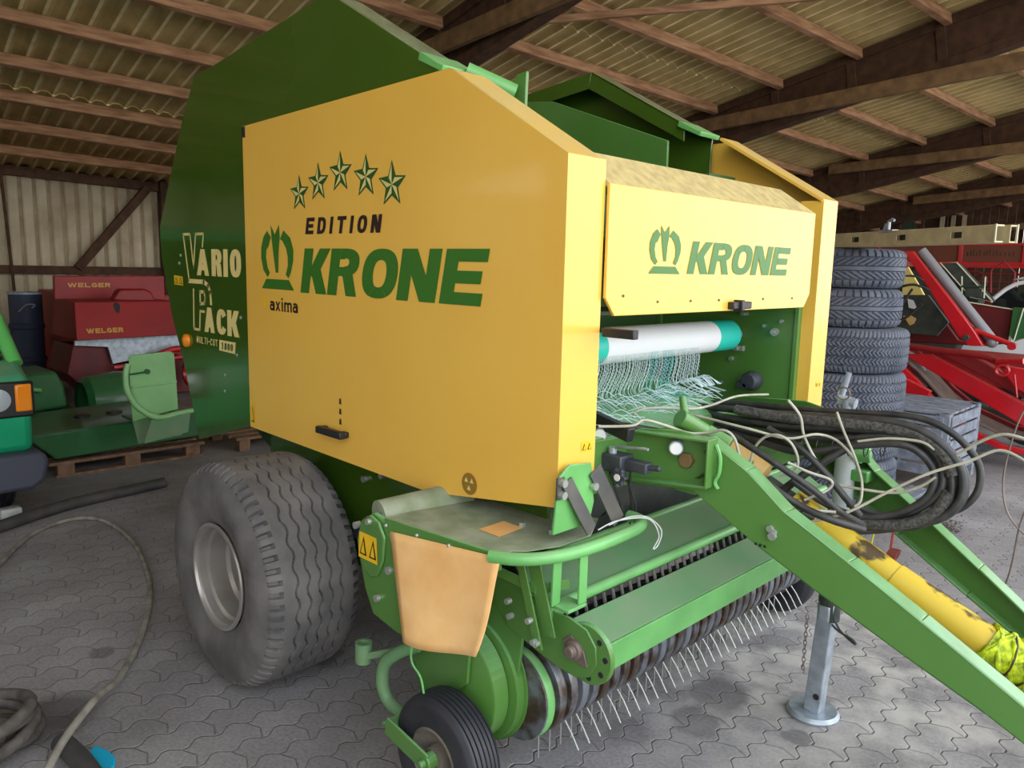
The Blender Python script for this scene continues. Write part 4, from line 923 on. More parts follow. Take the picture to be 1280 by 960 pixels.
for x in (.375,.388,.401): y = .45+.35*(x-.2)/1.8-.0006; mb.cyl((x,y,.878-.1*(x-.375)),(x,y-.0008,.878-.1*(x-.375)),.005,8)
mb.obj('drilled_holes', 'black', db)
mb = MB()  # cross plate between the beams
mb.prism([(.10,1.05),(.18,1.04),(.18,.99),(.10,.99)], lambda x,z:(x,.45,z), lambda x,z:(x,1.31,z)); mb.obj('drawbar_crosspiece', 'green', baler, bevel=.004)
# open channel box at the root of the near beam
mb = MB()
mb.prism([(-.22,1.165),(.238,1.183),(.240,1.032),(-.22,.985)], lambda x,z:(x,.452,z), lambda x,z:(x,.460,z))
mb.add([(-.22,.37,1.165),(.238,.40,1.183),(.238,.455,1.183),(-.22,.455,1.165),(-.22,.37,1.157),(.238,.40,1.175),(.238,.455,1.175),(-.22,.455,1.157)], [(0,1,2,3),(7,6,5,4),(0,4,5,1),(1,5,6,2),(2,6,7,3),(3,7,4,0)])
mb.add([(-.22,.37,.985),(.240,.40,1.032),(.240,.455,1.032),(-.22,.455,.985),(-.22,.37,.993),(.240,.40,1.040),(.240,.455,1.040),(-.22,.455,.993)], [(0,1,2,3),(7,6,5,4),(0,4,5,1),(1,5,6,2),(2,6,7,3),(3,7,4,0)])
mb.prism([(1.183,.40),(1.183,.458),(1.032,.458),(1.032,.40)], lambda z,y:(.236,y,z), lambda z,y:(.243,y,z))
bx = mb.obj('mounting_channel', 'green', baler, bevel=.002)
mb = MB()
for a0, a1 in ((PI*.9,PI*1.35),(-.15*PI,.25*PI),(PI*1.55,PI*1.75)):
    pts = [(.165+.055*math.cos(a0+(a1-a0)*i/8), .451, 1.10+.055*math.sin(a0+(a1-a0)*i/8)) for i in range(9)]; mb.tube(pts, .006, 6)
mb.obj('curved_slots', 'green_in', bx)
mb = MB(); mb.cyl((.150,.45,1.100),(.150,.425,1.100),.026,6); mb.obj('hex_cap', 'red_dial', bx, bevel=.002)
def gauge_dial(c, r, par):
    mb = MB(); mb.cyl((c[0],c[1]+.03,c[2]),(c[0],c[1],c[2]),r,24); g = mb.obj('pressure_gauge', 'steel', par, bevel=.002)
    return g
mb = MB(); mb.cyl((.118,.425,1.142),(.135,.395,1.140),.022,24); mb.cyl((.10,.43,1.145),(.118,.425,1.145),.012,10); mb.box((.07,.435,1.12),(.08,.45,1.16)); mb.obj('pressure_gauge', 'steel', bx)
mb = MB(); mb.cyl((.1355,.3945,1.140),(.137,.392,1.140),.018,24); mb.obj('gauge_dial', 'white_face', bx)
# valve block with lever, star knob and small gauge
mb = MB(); mb.box((-.10,.27,1.055),(.02,.34,1.110)).box((-.01,.29,1.065),(.10,.33,1.100)).cyl((-.075,.262,1.075),(-.075,.28,1.075),.016,14).cyl((.07,.31,1.083),(.14,.31,1.090),.009,10); vb = mb.obj('valve_block', 'cast', baler, bevel=.005)
mb = MB(); pl = []
for k in range(24): a = 2*PI*k/24; rr = .025+.006*math.cos(6*a); pl.append((.028+rr*math.cos(a), 1.052+rr*math.sin(a)))
mb.py(pl, .245, .262); mb.cyl((.028,.262,1.052),(.028,.28,1.052),.009,10); mb.obj('star_knob', 'cast', vb, bevel=.003)
MB().cyl((.028,.2445,1.052),(.028,.242,1.052),.011,16).obj('knob_cap', 'white_face', vb)
mb = MB(); mb.cyl((-.035,.30,1.105),(-.035,.30,1.128),.014,10).tube([(-.035,.30,1.122),(-.01,.295,1.134),(.10,.28,1.150),(.112,.28,1.150)],.0045,8); mb.obj('valve_lever', 'steel', vb)
mb = MB(); mb.cyl((-.09,.30,1.10),(-.09,.30,1.15),.008,10); mb.cyl((-.085,.30,1.165),(-.072,.28,1.163),.022,22); mb.obj('pressure_gauge', 'steel', vb)
MB().cyl((-.0715,.2795,1.163),(-.0705,.278,1.163),.018,22).obj('gauge_dial', 'white_face', vb)
mb = MB()
for (x, y) in ((-.08,.30),(-.06,.31),(-.03,.30),(0,.31),(.03,.31)): mb.tube(spline([(x,y,1.06),(x+R.uniform(-.02,.02),y+.02,1.0),(x+R.uniform(-.03,.03),y+.05,.92),(x-.05,y+.08,.86)],4), .004, 6)
mb.obj('valve_hoses', 'black_h', vb)
# green turned part near the hoses, curved bracket
mb = MB(); mb.cyl((.115,.60,1.155),(.075,.50,1.215),.030,18).cyl((.08,.53,1.205),(.05,.55,1.275),.014,14,r2=.012); mb.cyl((.115,.60,1.155),(.19,.62,1.12),.034,18); mb.obj('hinge_knuckle', 'green', baler, bevel=.003)
mb = MB(); mb.tube(spline([(.245,.44,1.165),(.262,.44,1.13),(.262,.44,1.08),(.25,.44,1.05),(.262,.44,1.03)],4), .006, 6); mb.obj('curved_rod', 'green_light', baler)

# ---- pto shaft
mb = MB(); A = Vector((.22,.88,.955)); B_ = Vector((1.75,.88,.26)); d_ = (B_-A).normalized()
pc = [on_ for on_ in ((.30,.88,.905),(.47,.88,.823),(.69,.88,.718),(1.014,.88,.583),(1.45,.88,.42))]
mb.tube([pc[0],pc[1],pc[2]], .050, 28).tube([Vector(pc[2])-(Vector(pc[3])-Vector(pc[2])).normalized()*.05, pc[3], pc[4]], .056, 28)
ps = mb.obj('pto_guard', 'pto', baler, smooth=50); tag(ps, 'scuffed yellow shaft guard tube')
mb = MB(); mb.tube([(.06,.84,1.045),(.10,.85,1.025),(.205,.86,.985)], [.070,.075,.040], 26); mb.obj('pto_cone', 'pto_tan', baler, smooth=50)
mb = MB(); mb.lathe([(.0,0)]*1, (0,0,0)) if False else None
mb.cyl((.20,.87,.955),(.30,.88,.905),.035,20); mb.obj('pto_joint', 'machine_dark', baler)
mb = MB(); base = Vector((.925,.88,.622)); ax = (Vector(pc[4])-Vector(pc[3])).normalized(); e1 = ax.cross(Vector((0,1,0))).normalized(); e2 = ax.cross(e1)
for k in range(13):
    pts = []
    for i in range(25):
        a = 2*PI*i/24; rr = .060+R.uniform(-.002,.006); pts.append(base+ax*(k*.017+.02*math.sin(a*2+k*1.7))+e1*(rr*math.cos(a))+e2*(rr*math.sin(a)))
    mb.tube(pts, .008, 6)
mb.cyl(base-ax*.004, base+ax*.21, .063, 24); mb.obj('net_binding', 'neon', ps, smooth=60)
mb = MB()
for k in range(3): mb.tube([base+ax*(.04+.06*k+.03*math.sin(2*PI*i/24+k))+e1*(.068*math.cos(2*PI*i/24))+e2*(.068*math.sin(2*PI*i/24)) for i in range(25)], .003, 5)
mb.obj('binding_cords', 'sticker_k', ps)

# ---- parking jack
JX, JY = .335, 1.19
jk = part_empty('parking_jack')
mb = MB(); mb.cyl((JX+.012,JY,1.165),(JX+.012,JY,.60),.036,24); mb.cyl((JX+.012,JY,1.165),(JX+.012,JY,1.19),.045,24); mb.obj('jack_tube', 'jack_white', jk, bevel=.003); 
mb = MB(); mb.cyl((JX,JY,1.19),(JX,JY,1.235),.022,14).cyl((JX-.03,JY,1.235),(JX+.03,JY,1.225),.020,12); mb.tube([(JX-.03,JY,1.235),(JX-.035,JY,1.26),(JX-.015,JY,1.30)],.007,8); mb.cyl((JX-.022,JY,1.25),(JX-.004,JY-.0,1.335),.010,10); mb.obj('jack_crank', 'steel', jk)
mb = MB(); mb.tube([(JX-.005+.022*math.cos(a),JY-.03,1.262+.022*math.sin(a)) for a in [2*PI*i/16 for i in range(16)]], .003, 6, closed=True); mb.obj('crank_ring', 'brown_steel', jk)
mb = MB(); mb.cyl((JX+.0,JY,.60),(JX+.0,JY,.40),.040,20); mb.obj('jack_collar', 'machine_dark', jk)
mb = MB(); mb.beam((JX,JY,.47),(JX-.025,JY,.02),.060,.060,up=(0,1,0)); mb.box((JX-.022,JY-.045,.40),(JX+.018,JY-.03,.46)); mb.obj('jack_leg', 'steel', jk, bevel=.004)
mb = MB(); mb.lathe([(.001,.022),(.055,.020),(.088,.026),(.098,.012),(.09,.0),(.001,0)], (JX-.028,JY+.0,.0), 'z', 32); mb.obj('foot_plate', 'steel', jk)
mb = MB(); mb.cyl((JX-.008,JY-.032,.09),(JX-.008,JY-.0305,.09),.012,14); mb.obj('pin_hole', 'black', jk)
mb = MB(); z = .405; k = 0
while z > .20:
    pts = [Vector((-.004*(1 if k%2 else 0), 0,0))]; c0 = Vector((JX-.055+.02*(.405-z)*0, JY-.06, z)); pts = []
    for i in range(10):
        a = 2*PI*i/10; q = Vector((math.cos(a)*.006,0,math.sin(a)*.011))
        if k % 2: q = Vector((0,q.x,q.z))
        pts.append(c0+q)
    mb.tube(pts, .0018, 5, closed=True); z -= .017; k += 1
mb.obj('safety_chain', 'brown_steel', jk)
mb = MB(); mb.tube(spline([(JX+.03,JY-.04,.40),(JX+.06,JY-.045,.385),(JX+.11,JY-.05,.375),(JX+.125,JY-.05,.362),(JX+.11,JY-.05,.365),(JX+.06,JY-.04,.39),(JX+.035,JY-.04,.43)],4), .004, 6); mb.obj('locking_pin', 'machine_dark', jk)
mb = MB(); mb.box((JX+.02,JY-.02,.95),(JX+.10,JY+.07,.99)).cyl((JX+.05,JY-.04,1.05),(JX+.11,JY-.03,1.05),.022,14).cyl((JX+.05,JY,1.02),(JX+.08,JY,1.08),.02,12); mb.obj('jack_bracket', 'green_light', baler, bevel=.004)
mb = MB(); mb.box((.225,1.135,1.105),(.435,1.245,1.135)); mb.obj('jack_flange', 'jack_white', jk, bevel=.003)
MB().box((.385,1.131,1.108),(.432,1.1345,1.126)).obj('red_mark', 'cable_red', jk)
mb = MB(); mb.lathe([(.012,-.02),(.022,-.02),(.022,.02),(.014,.022),(.012,-.01)], (0,0,0), 'x', 16)
cap = mb.obj('dust_cap', 'red_cap', baler, at=None); 
for v in cap.data.vertices: v.co = Vector((v.co.x*.8+.56+v.co.z*.3, v.co.y+1.12, v.co.z+.735))
mb = MB(); mb.tube([(.555,1.12,.83),(.552,1.12,.755)], .004, 6); mb.obj('cap_strap', 'cable_red', baler)
mb = MB(); mb.tube([(.51,1.08,.835),(.500,1.08,.76),(.49,1.07,.73)], .003, 5); mb.obj('cap_strap', 'yellow_string', baler)
# ---- hoses and cables
names = {'b':('hydraulic_hose','black_h',.0125),'s':('sleeved_hose','wrap',.0185),'w':('electric_cable','cable',.0046),'t':('thin_wire','brown_steel',.0035),'r':('red_hose','cable_red',.009)}
for kind, pts in HOSES:
    nm, m_, rad = names[kind]
    if kind == 't': continue
    sp_ = spline(pts, 6)
    MB().tube(sp_, rad*(R.uniform(.85,1.1) if kind == 'b' else 1), 8 if kind == 'w' else 12).obj(nm, m_, baler, smooth=60)
# extra hoses packed in the bundle behind the front ones
for q in range(5):
    off = Vector((R.uniform(-.015,.015), .03+.025*q, R.uniform(-.03,.01)))
    pts = [Vector(p)+off*(1 if 0 < i else .4) for i, p in enumerate(HOSES[q % 4][1])]
    pts = pts[:8] if q % 2 else pts
    MB().tube(spline(pts, 5), .0115, 10).obj('hydraulic_hose', 'black_h', baler, smooth=60)
mb = MB()
for i in range(6):
    c = Vector((.30+.05*i,.93+.005*i,1.10+.006*i)); mb.tube([c+Vector((0,.02*math.cos(a),.028*math.sin(a))) for a in [2*PI*k/12 for k in range(12)]], .0022, 5, closed=True)
mb.obj('cable_ties', 'black', baler)
rebase(baler)
# part empties and wheels already carry the inverse; make sure they were not changed twice
wire = None
for kind, pts in HOSES:
    if kind != 't': continue
    wire = MB() if wire is None else wire
    wire.tube(spline(pts, 8), .0035, 6)
o = wire.obj('hanging_wire', 'brown_steel', smooth=60); tag(o, 'thin brown wire hanging in loops at the right edge of the picture, beside the drawbar', 'wire')

# ---- net wrap roll and the net hanging from it
NRx, NRz, NRr = -.335, 1.405, .0665
nroll = thing('net_wrap_roll', 'white net wrap roll with teal ends lying across the front opening of the yellow baler', 'net roll', (NRx, .9, NRz-NRr))
rings = []
def roll_part(y0, y1, m_, nm):
    prof = [(.02,y0),(NRr-.002,y0)]; y = y0; k = 0
    while y < y1-.001:
        prof += [(NRr+.0012, y+.004), (NRr-.0012, y+.010)]; y += .0125
    prof += [(NRr-.002,y1),(.02,y1)]
    return MB().lathe(prof, (NRx,0,NRz), 'y', 40).obj(nm, m_, nroll, smooth=70)
roll_part(.43, .56, 'net_teal', 'teal_end'); roll_part(.56, 1.33, 'net_white', 'white_roll'); roll_part(1.33, 1.505, 'net_teal', 'teal_end')
MB().cyl((NRx,.215,NRz),(NRx,1.595,NRz),.022,16).obj('core_shaft', 'steel', nroll)
mb = MB(); mb2 = MB(); y = .44
while y < 1.17:
    w1_ = R.uniform(-.004,.004); w2_ = R.uniform(-.015,.015); k = min(1, (y-.23)/.94); g = 1-k*k
    pts = spline([(NRx+.060,y,NRz-.03),(NRx+.068,y+w1_,NRz-.07),(NRx+.066,y+w1_-.012*g,1.300),(NRx+.062,y+w1_-.035*g,1.265),(NRx+.075,y+w2_-.075*g,1.238),(NRx+.12,y+w2_-.12*g,1.226),(NRx+.20,y+w2_-.17*g,1.212)], 4)
    (mb2 if .80 < y < .98 and R.random() < .75 else mb).tube(pts, .0010, 4); y += .0105
for j in range(7):
    z = 1.345-.014*j; pts = [(NRx+.068, .23+i*.94/90, z+.007*math.sin(i*2.3+j)-.01*math.sin(i*.2)) for i in range(91)]; mb.tube(pts, .0007, 4)
for j in range(90):   # loose folds on the shelf
    x, y = R.uniform(-.30,-.09), R.uniform(.24,1.02); z = 1.165-.21*(x+.06)+.012
    mb.tube(spline([(x,y,z+R.uniform(0,.01)),(x+.03,y+.03+R.uniform(-.02,.02),z+R.uniform(.0,.035)),(x+.055,y+.075,z+R.uniform(0,.012)-.008)],3), .0012, 4)
for j in range(26):
    y = R.uniform(.95,1.2); mb.tube(spline([(-.28,y,1.232),(-.24,y+.02,1.245+R.uniform(0,.02)),(-.2,y+.04,1.225)],3), .0012, 4)
hn = mb.obj('hanging_net', 'net_thread', nroll, smooth=0); hn['kind'] = 'stuff'
hn = mb2.obj('hanging_net', 'net_thread_teal', nroll, smooth=0); hn['kind'] = 'stuff'
rebase(nroll)
# ------------------------------------------------------------------ things on the floor
def flo(name, pts, r, m, lab, cat, n=10):
    o = MB().tube(spline(pts, 8), r, n).obj(name, m, smooth=60); return tag(o, lab, cat)
FL0 = [(x, y, {9:.035,10:.10,11:.10,12:.05}.get(i, z)) for i, (x, y, z) in enumerate(FLOOR[0][1])]
flo('water_hose', FL0, .0135, 'hose_floor', 'dusty grey hose curving over the paving beside the big baler wheel', 'hose')
flo('plastic_pipe', FLOOR[1][1], .038, 'pipe_floor', 'thick black plastic pipe lying on the paving in front of the pallet', 'pipe', 18)
cx, cy = -1.56, -1.165
for k in range(5):
    rr = .13+.035*(k % 3); mb = MB(); ph = R.uniform(0,6)
    pts = [(cx+.03*math.cos(ph)+rr*math.cos(a), cy+.03*math.sin(ph)+rr*math.sin(a), .024+.034*k*.9+.014*math.sin(a*2+ph)) for a in [2*PI*i/22 for i in range(22)]]
    mb.tube(pts, .021, 12, closed=True)
    if k == 0: coil = thing('hose_coil', 'heap of dirty looped rubber hoses on the paving near the camera', 'hose', (cx,cy,0))
    mb.obj('hose_loop', 'coil', coil, smooth=60)
rebase(coil)
o = MB().tube(spline([(-1.37,-.962,.038),(-1.28,-.950,.038),(-1.17,-.944,.038),(-1.03,-.946,.038),(-.85,-.965,.038)],6), .034, 18).obj('drain_pipe', 'pipe_floor', smooth=60); tag(o, 'thick black corrugated pipe running out of the hose heap, under the grey hose', 'pipe')
mb = MB(); mb.prism([(-1.295,-.898),(-1.319,-.87),(-1.26,-.85),(-1.203,-.843),(-1.159,-.862),(-1.13,-.90)], lambda x,y:(x,y,0), lambda x,y:(x,y,.012)); tag(mb.obj('plastic_scrap', 'cyan', bevel=.003), 'bright blue plastic scrap on the paving beside the hose heap', 'scrap')
mb = MB(); mb.box((-4.24,-.54,0),(-4.15,-.42,.09)); tag(mb.obj('wheel_chock', 'chalk', bevel=.015), 'pale concrete block wedged at the tyre of the green van', 'block')

# ---- pallet with mower parts
pal = thing('wooden_pallet', 'weathered wooden pallet under the green mower parts', 'pallet', (-5.6,.57,0))
for x in (-5.13,-5.65,-6.15):
    MB().box((x-.045,.02,0),(x+.045,1.16,.02)).obj('bottom_board', 'wood_pallet', pal, bevel=.003)
    for y in (.09,.58,1.07): MB().box((x-.045,y-.06,.02),(x+.045,y+.06,.10)).obj('block', 'wood_pallet', pal, bevel=.004)
for i in range(7):
    x = -5.13-.175*i; MB().box((x-.055,-.03,.10),(x+.055,1.17,.125)).obj('top_board', 'wood_pallet', pal, bevel=.003)
rebase(pal)
pal2 = thing('wooden_pallet', 'wooden pallet in the shade behind the big baler wheel', 'pallet', (-5.5,1.95,0))
for x in (-5.05,-5.6):
    for y in (1.5,2.0,2.5): MB().box((x-.045,y-.05,0),(x+.045,y+.05,.10)).obj('block', 'wood_pallet', pal2, bevel=.004)
for i in range(5): x = -5.05-.15*i; MB().box((x-.05,1.42,.10),(x+.05,2.6,.125)).obj('top_board', 'wood_pallet', pal2, bevel=.003)
rebase(pal2)
deck = thing('mower_deck', 'dark green steel mower deck with two round holes lying on the pallet', 'mower part', (-5.6,.6,.125))
mb = MB(); mb.px([(.02,.150),(-.16,.33),(-.16,.355),(1.20,.388),(1.20,.185)], -5.06, -5.95)
mb2 = MB(); d_ = mb.obj('deck_plate', 'machine_green', deck, bevel=.012)
# sloping top sheet
mb = MB(); mb.add([(-5.05,-.155,.362),(-5.05,1.20,.40),(-5.95,1.20,.40),(-5.95,-.05,.365),(-5.05,-.155,.35),(-5.05,1.20,.388),(-5.95,1.20,.30),(-5.95,-.05,.30)], [(0,1,2,3),(7,6,5,4),(0,4,5,1),(1,5,6,2),(2,6,7,3),(3,7,4,0)]); mb.obj('deck_top', 'machine_green', deck, bevel=.004)
mb = MB()
for (x, y) in ((-5.50,.34),(-5.50,.587)):
    z = .362+(5.05-(-x)*-1)*0
    z = .370+.028*(y+.15)
    mb.cyl((x,y,z-.01),(x,y,z+.006),.062,24)
mb.obj('deck_holes', 'black', deck); rebase(deck)
hub = thing('mower_housing', 'dark green gear housing with a rounded hood behind the mower deck', 'mower part', (-6.7,.35,0))
mb = MB(); mb.px([(-.12,.46),(-.02,.62),(.42,.64),(.48,.50),(.50,.30),(-.1,.25)], -7.05, -6.45); mb.obj('housing_box', 'machine_green', hub, bevel=.03)
mb = MB(); mb.lathe([(.22,-.32),(.27,-.27),(.30,0),(.28,.18),(.18,.26),(.001,.28)], (-6.62,.98,.28), 'y', 28); mb.obj('housing_hood', 'machine_green', hub)
mb = MB(); mb.cyl((-6.6,.0,.26),(-6.6,.0,.42),.16,24).box((-6.85,-.2,.0),(-6.45,.6,.26)); mb.obj('housing_bowl', 'machine_dark', hub, bevel=.01)
mb = MB(); mb.tube(spline([(-6.42,-.10,.46),(-6.40,.08,.52),(-6.42,.28,.48)],4), .02, 8); mb.cyl((-6.44,.10,.57),(-6.43,.10,.59),.03,12); mb.obj('housing_lever', 'green_light', hub); rebase(hub)

chute = thing('sheet_chute', 'light green bent sheet guard with a curved tube standing on the mower deck', 'guard', (-4.95,.66,.40))
mb = MB(); mb.px([(.485,.93),(.505,.945),(.80,.955),(.826,.935),(.835,.70),(.84,.49),(.49,.43),(.48,.70)], -4.80, -4.785); mb.obj('guard_sheet', 'chute_green', chute, bevel=.004)
mb = MB(); mb.add([(-4.79,.49,.43),(-4.79,.84,.47),(-4.72,.835,.285),(-4.72,.50,.265),(-4.80,.49,.43),(-4.80,.84,.47),(-4.73,.835,.285),(-4.73,.50,.265)], [(0,1,2,3),(7,6,5,4),(0,4,5,1),(1,5,6,2),(2,6,7,3),(3,7,4,0)])
mb.add([(-4.70,.60,.45),(-4.70,.90,.46),(-4.66,.86,.32),(-4.66,.52,.275)], [(0,1,2,3)]); mb.obj('guard_lip', 'green_worn', chute, bevel=.002)
mb = MB(); mb.beam((-4.782,.49,.70),(-4.782,.835,.715),.012,.022); mb.obj('pressed_bead', 'chute_green', chute, bevel=.004)
mb = MB(); mb.tube(spline([(-4.77,.47,.88),(-4.76,.445,.80),(-4.74,.445,.68),(-4.72,.50,.56),(-4.70,.60,.475),(-4.70,.68,.455),(-4.72,.80,.465),(-4.75,.97,.475)],6), .022, 14); mb.obj('guard_tube', 'chute_green', chute)
mb = MB(); mb.cyl((-4.775,.48,.80),(-4.775,.60,.81),.007,8).cyl((-4.785,.61,.812),(-4.765,.61,.812),.020,14); mb.cyl((-4.76,.42,.735),(-4.76,.46,.735),.012,8); mb.obj('latch_rod', 'machine_green', chute)
mb = MB(); mb.box((-5.12,.52,.412),(-4.80,.56,.430)); mb.box((-4.83,.52,.435),(-4.80,.56,.75)); mb.obj('guard_stay', 'machine_green', chute); mb = MB(); mb.box((-5.12,.78,.418),(-4.80,.82,.436)).box((-4.83,.78,.435),(-4.80,.82,.75)); mb.obj('guard_stay', 'machine_green', chute); rebase(chute)

# ---- red baler at the back
rb = thing('red_baler', 'dark red baler with gold lettering parked against the rear wall', 'baler', (-8.4,1.4,0))
mb = MB(); mb.px([(.86,1.468),(2.02,1.478),(2.02,.95),(.84,.95)], -8.05, -8.0); mb.px([(1.18,1.2),(1.2,1.25),(2.4,1.25),(2.4,.3),(1.2,.15),(1.16,.62)], -10.0, -8.05); mb.obj('rear_body', 'old_red', rb, bevel=.01)
tput2 = lambda u, v: (-7.995, u, v)
mb = MB(); letters(mb, 'WELGER', even('WELGER', .985, 1.42, .2, {'W':1.6}), 1.345, 1.392, 0, .3, .24, tput2); mb.obj('back_lettering', 'red_text', rb, smooth=0)
mb = MB(); mb.px([(1.26,1.22),(1.33,1.335),(1.37,1.345),(1.60,1.345),(1.66,1.31),(1.72,1.20)], -7.6, -7.45); mb.obj('bearing_hood', 'old_red', rb, bevel=.02)
mb = MB()
mb.add([(-7.20,.812,1.228),(-7.20,1.80,1.225),(-7.05,1.90,.868),(-7.05,.775,.852),(-7.9,.812,1.225),(-7.9,1.80,1.225),(-7.9,1.9,.868),(-7.9,.775,.852)], [(0,1,2,3),(7,6,5,4),(0,4,5,1),(1,5,6,2),(2,6,7,3),(3,7,4,0)]); mb.obj('net_hood', 'old_red', rb, bevel=.008)
def hp_(u, v): return (-7.20+.15*((1.228-v)/.37)+.004, u, v)
mb = MB(); letters(mb, 'WELGER', even('WELGER', .875, 1.225, .16, {'W':1.6}), .918, .965, 0, .32, .26, hp_); mb.obj('hood_lettering', 'red_text', rb, smooth=0)
mb = MB(); pl = [(1.205+.03*math.cos(a)*(1+.2*math.sin(3*a)), 1.165+.055*math.sin(a)) for a in [2*PI*k/14 for k in range(14)]]
mb.add([tuple(Vector(hp_(y,z))+Vector((.002,0,0))) for y, z in pl], [tuple(range(14))]); mb.obj('cut_out', 'black', rb, smooth=0)
mb = MB(); mb.px([(.79,.842),(1.90,.855),(1.90,.70),(1.14,.58),(1.10,.76),(.79,.79)], -7.22, -7.18); mb.obj('metal_apron', 'steel', rb, bevel=.003)
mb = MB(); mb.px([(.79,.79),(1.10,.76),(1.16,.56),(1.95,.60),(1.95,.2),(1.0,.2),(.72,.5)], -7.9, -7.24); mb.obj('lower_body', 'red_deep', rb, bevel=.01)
mb = MB(); mb.cyl((-7.1,1.12,.55),(-7.1,1.95,.63),.022,12).cyl((-7.05,1.28,.55),(-7.0,1.33,.2),.03,12).lathe([(.10,-.03),(.14,-.03),(.14,.03),(.10,.03)], (-7.0,1.86,.45), 'y', 24); mb.tube(spline([(-7.05,1.45,.62),(-7.03,1.65,.70),(-7.0,1.80,.72),(-6.98,1.95,.70)],5), .035, 12); mb.obj('red_tubes', 'red', rb)
mb = MB(); mb.cyl((-7.1,1.14,.30),(-7.0,1.14,.30),.05,14); mb.obj('white_cap', 'rim_dirty', rb)
for y in (1.35,2.3):
    MB().lathe([(.18,-.1),(.38,-.1),(.40,-.05),(.40,.05),(.38,.1),(.18,.1),(.15,.02),(.001,.02)], (-8.9,y,.4), 'y', 30).obj('tyre', 'rubber', rb)
rebase(rb)
bl = thing('blue_barrel', 'dark blue plastic barrel standing by the rear wall beside the green van', 'barrel', (-9.3,.88,0))
MB().lathe([(.001,0),(.16,0),(.175,.05),(.175,.4),(.19,.42),(.19,.46),(.175,.48),(.175,.80),(.19,.82),(.19,.86),(.175,.88),(.175,1.20),(.16,1.24),(.001,1.24)], (-9.3,.88,0), 'z', 28).obj('barrel_body', 'blue', bl)
mb = MB(); mb.lathe([(.178,1.22),(.184,1.22),(.184,1.245),(.178,1.245)], (-9.3,.88,0), 'z', 28); mb.tube(spline([(-9.12,.76,1.02),(-9.10,.84,1.10),(-9.10,.93,1.10),(-9.12,.9,1.06)],4), .01, 6); mb.obj('barrel_ring', 'steel', bl); rebase(bl)

# ---- green van, only its corner is in view
van = thing('green_van', 'turquoise green van with an orange indicator, its front corner at the edge of the picture', 'van', (-5.2,-1.3,0))
mb = MB(); YR = -.36
mb.prism([(-4.02,.47),(-4.00,.72),(-4.03,.94),(-4.20,1.02),(-5.0,1.06),(-5.0,.47)], lambda x,z:(x,YR-.0,z), lambda x,z:(x,-2.15,z)); mb.obj('van_body', 'van', van, bevel=.05, seg=3)
mb = MB(); mb.prism([(-5.0,.35),(-5.0,1.06),(-5.6,1.95),(-7.8,2.0),(-7.8,.35)], lambda x,z:(x,YR-.03-.10*max(0,z-1.0),z), lambda x,z:(x,-2.12,z)); mb.obj('van_cabin', 'van', van, bevel=.05)
mb = MB(); mb.tube([(-4.22,YR-.03,1.00),(-4.60,YR-.10,1.45),(-4.95,YR-.16,1.86)], .045, 12); mb.obj('windscreen_pillar', 'van_light', van)
mb = MB(); mb.add([(-4.26,-.45,1.03),(-4.26,-2.05,1.03),(-4.93,-2.0,1.83),(-4.93,-.55,1.83),(-4.30,-.45,1.00),(-4.30,-2.05,1.00),(-4.97,-2.0,1.80),(-4.97,-.55,1.80)], [(0,1,2,3),(7,6,5,4),(0,4,5,1),(1,5,6,2),(2,6,7,3),(3,7,4,0)]); mb.obj('windscreen', 'glass', van)
mb = MB(); mb.box((-4.035,-.68,.70),(-3.985,-.35,.92)); mb.obj('lamp_surround', 'black', van, bevel=.015)
mb = MB(); mb.box((-4.03,-.455,.735),(-3.975,-.365,.905)); ic = mb.obj('indicator_lamp', 'amber', van, bevel=.012)
mb = MB(); mb.lathe([(.001,.01),(.06,.006),(.085,-.01)], (-3.985,-.545,.815), 'x', 28); mb.obj('head_lamp', 'lamp', van)
mb = MB(); mb.px([(-2.1,.50),(-.33,.48),(-.30,.42),(-.33,.30),(-.40,.25),(-2.1,.25)], -4.30, -3.93); mb.obj('bumper', 'van_plastic', van, bevel=.03, seg=3)
vt = tyre_mesh(.31, .19, .20, lambda v, a: (.008 if min(abs(v-g) for g in (-.3,-.12,.08,.28)) < .02 else 0), 72, 50, .88, .16)
wv = bpy.data.objects.new('wheel', None); C.objects.link(wv); wv.parent = van; wv.location = (-4.56,-.50,.31)
vt_ = vt.obj('tyre', 'rubber_blk', wv, smooth=50)
vr_ = MB().lathe([(.19,-.08),(.17,-.07),(.10,-.04),(.001,-.05)], (0,0,0), 'y', 28).obj('rim', 'steel', wv)
wv2 = bpy.data.objects.new('wheel', None); C.objects.link(wv2); wv2.parent = van; wv2.location = (-4.56,-2.0,.31)
for s_ in (vt_, vr_): c_ = s_.copy(); C.objects.link(c_); c_.parent = wv2
rebase(van)

# ------------------------------------------------------------------ tyre stack
def truck_depth(v, a):
    k = a*95/(2*PI)
    z = abs((k*.5 % 1)-.5)*4-1
    for g in (-.30,-.10,.10,.30):
        if abs(v-g-.006*z) < .016: return .018
    # chevron sipes
    sl = k + (1.6*abs(((v+.5)*5 % 1)-.5)*1.0)*1.2
    if (sl % 1) < .26 and abs(v) < .30: return .010
    if abs(v) >= .30 and ((k+abs(v)*3) % 1) < .24: return .010
    return 0
def mud_depth(v, a):
    k = a*46/(2*PI)
    if abs(v) > .30: return .016 if (k % 1) < .22 else 0
    if abs(abs(v)-.28) < .02: return .014
    if abs(v) > .08: return .010 if ((k+abs(v)*9) % 1) < .28 else 0
    if abs(abs(v)-.06) < .012: return .012
    return 0
TX, TY = -.985, 4.37
big = tyre_mesh(.475, .27, .325, truck_depth, 640, 76, .92, .12, bead_w=.90)
sml = tyre_mesh(.385, .22, .285, mud_depth, 420, 60, .90, .16, bead_w=.90)
z = 0; protoB = protoS = None
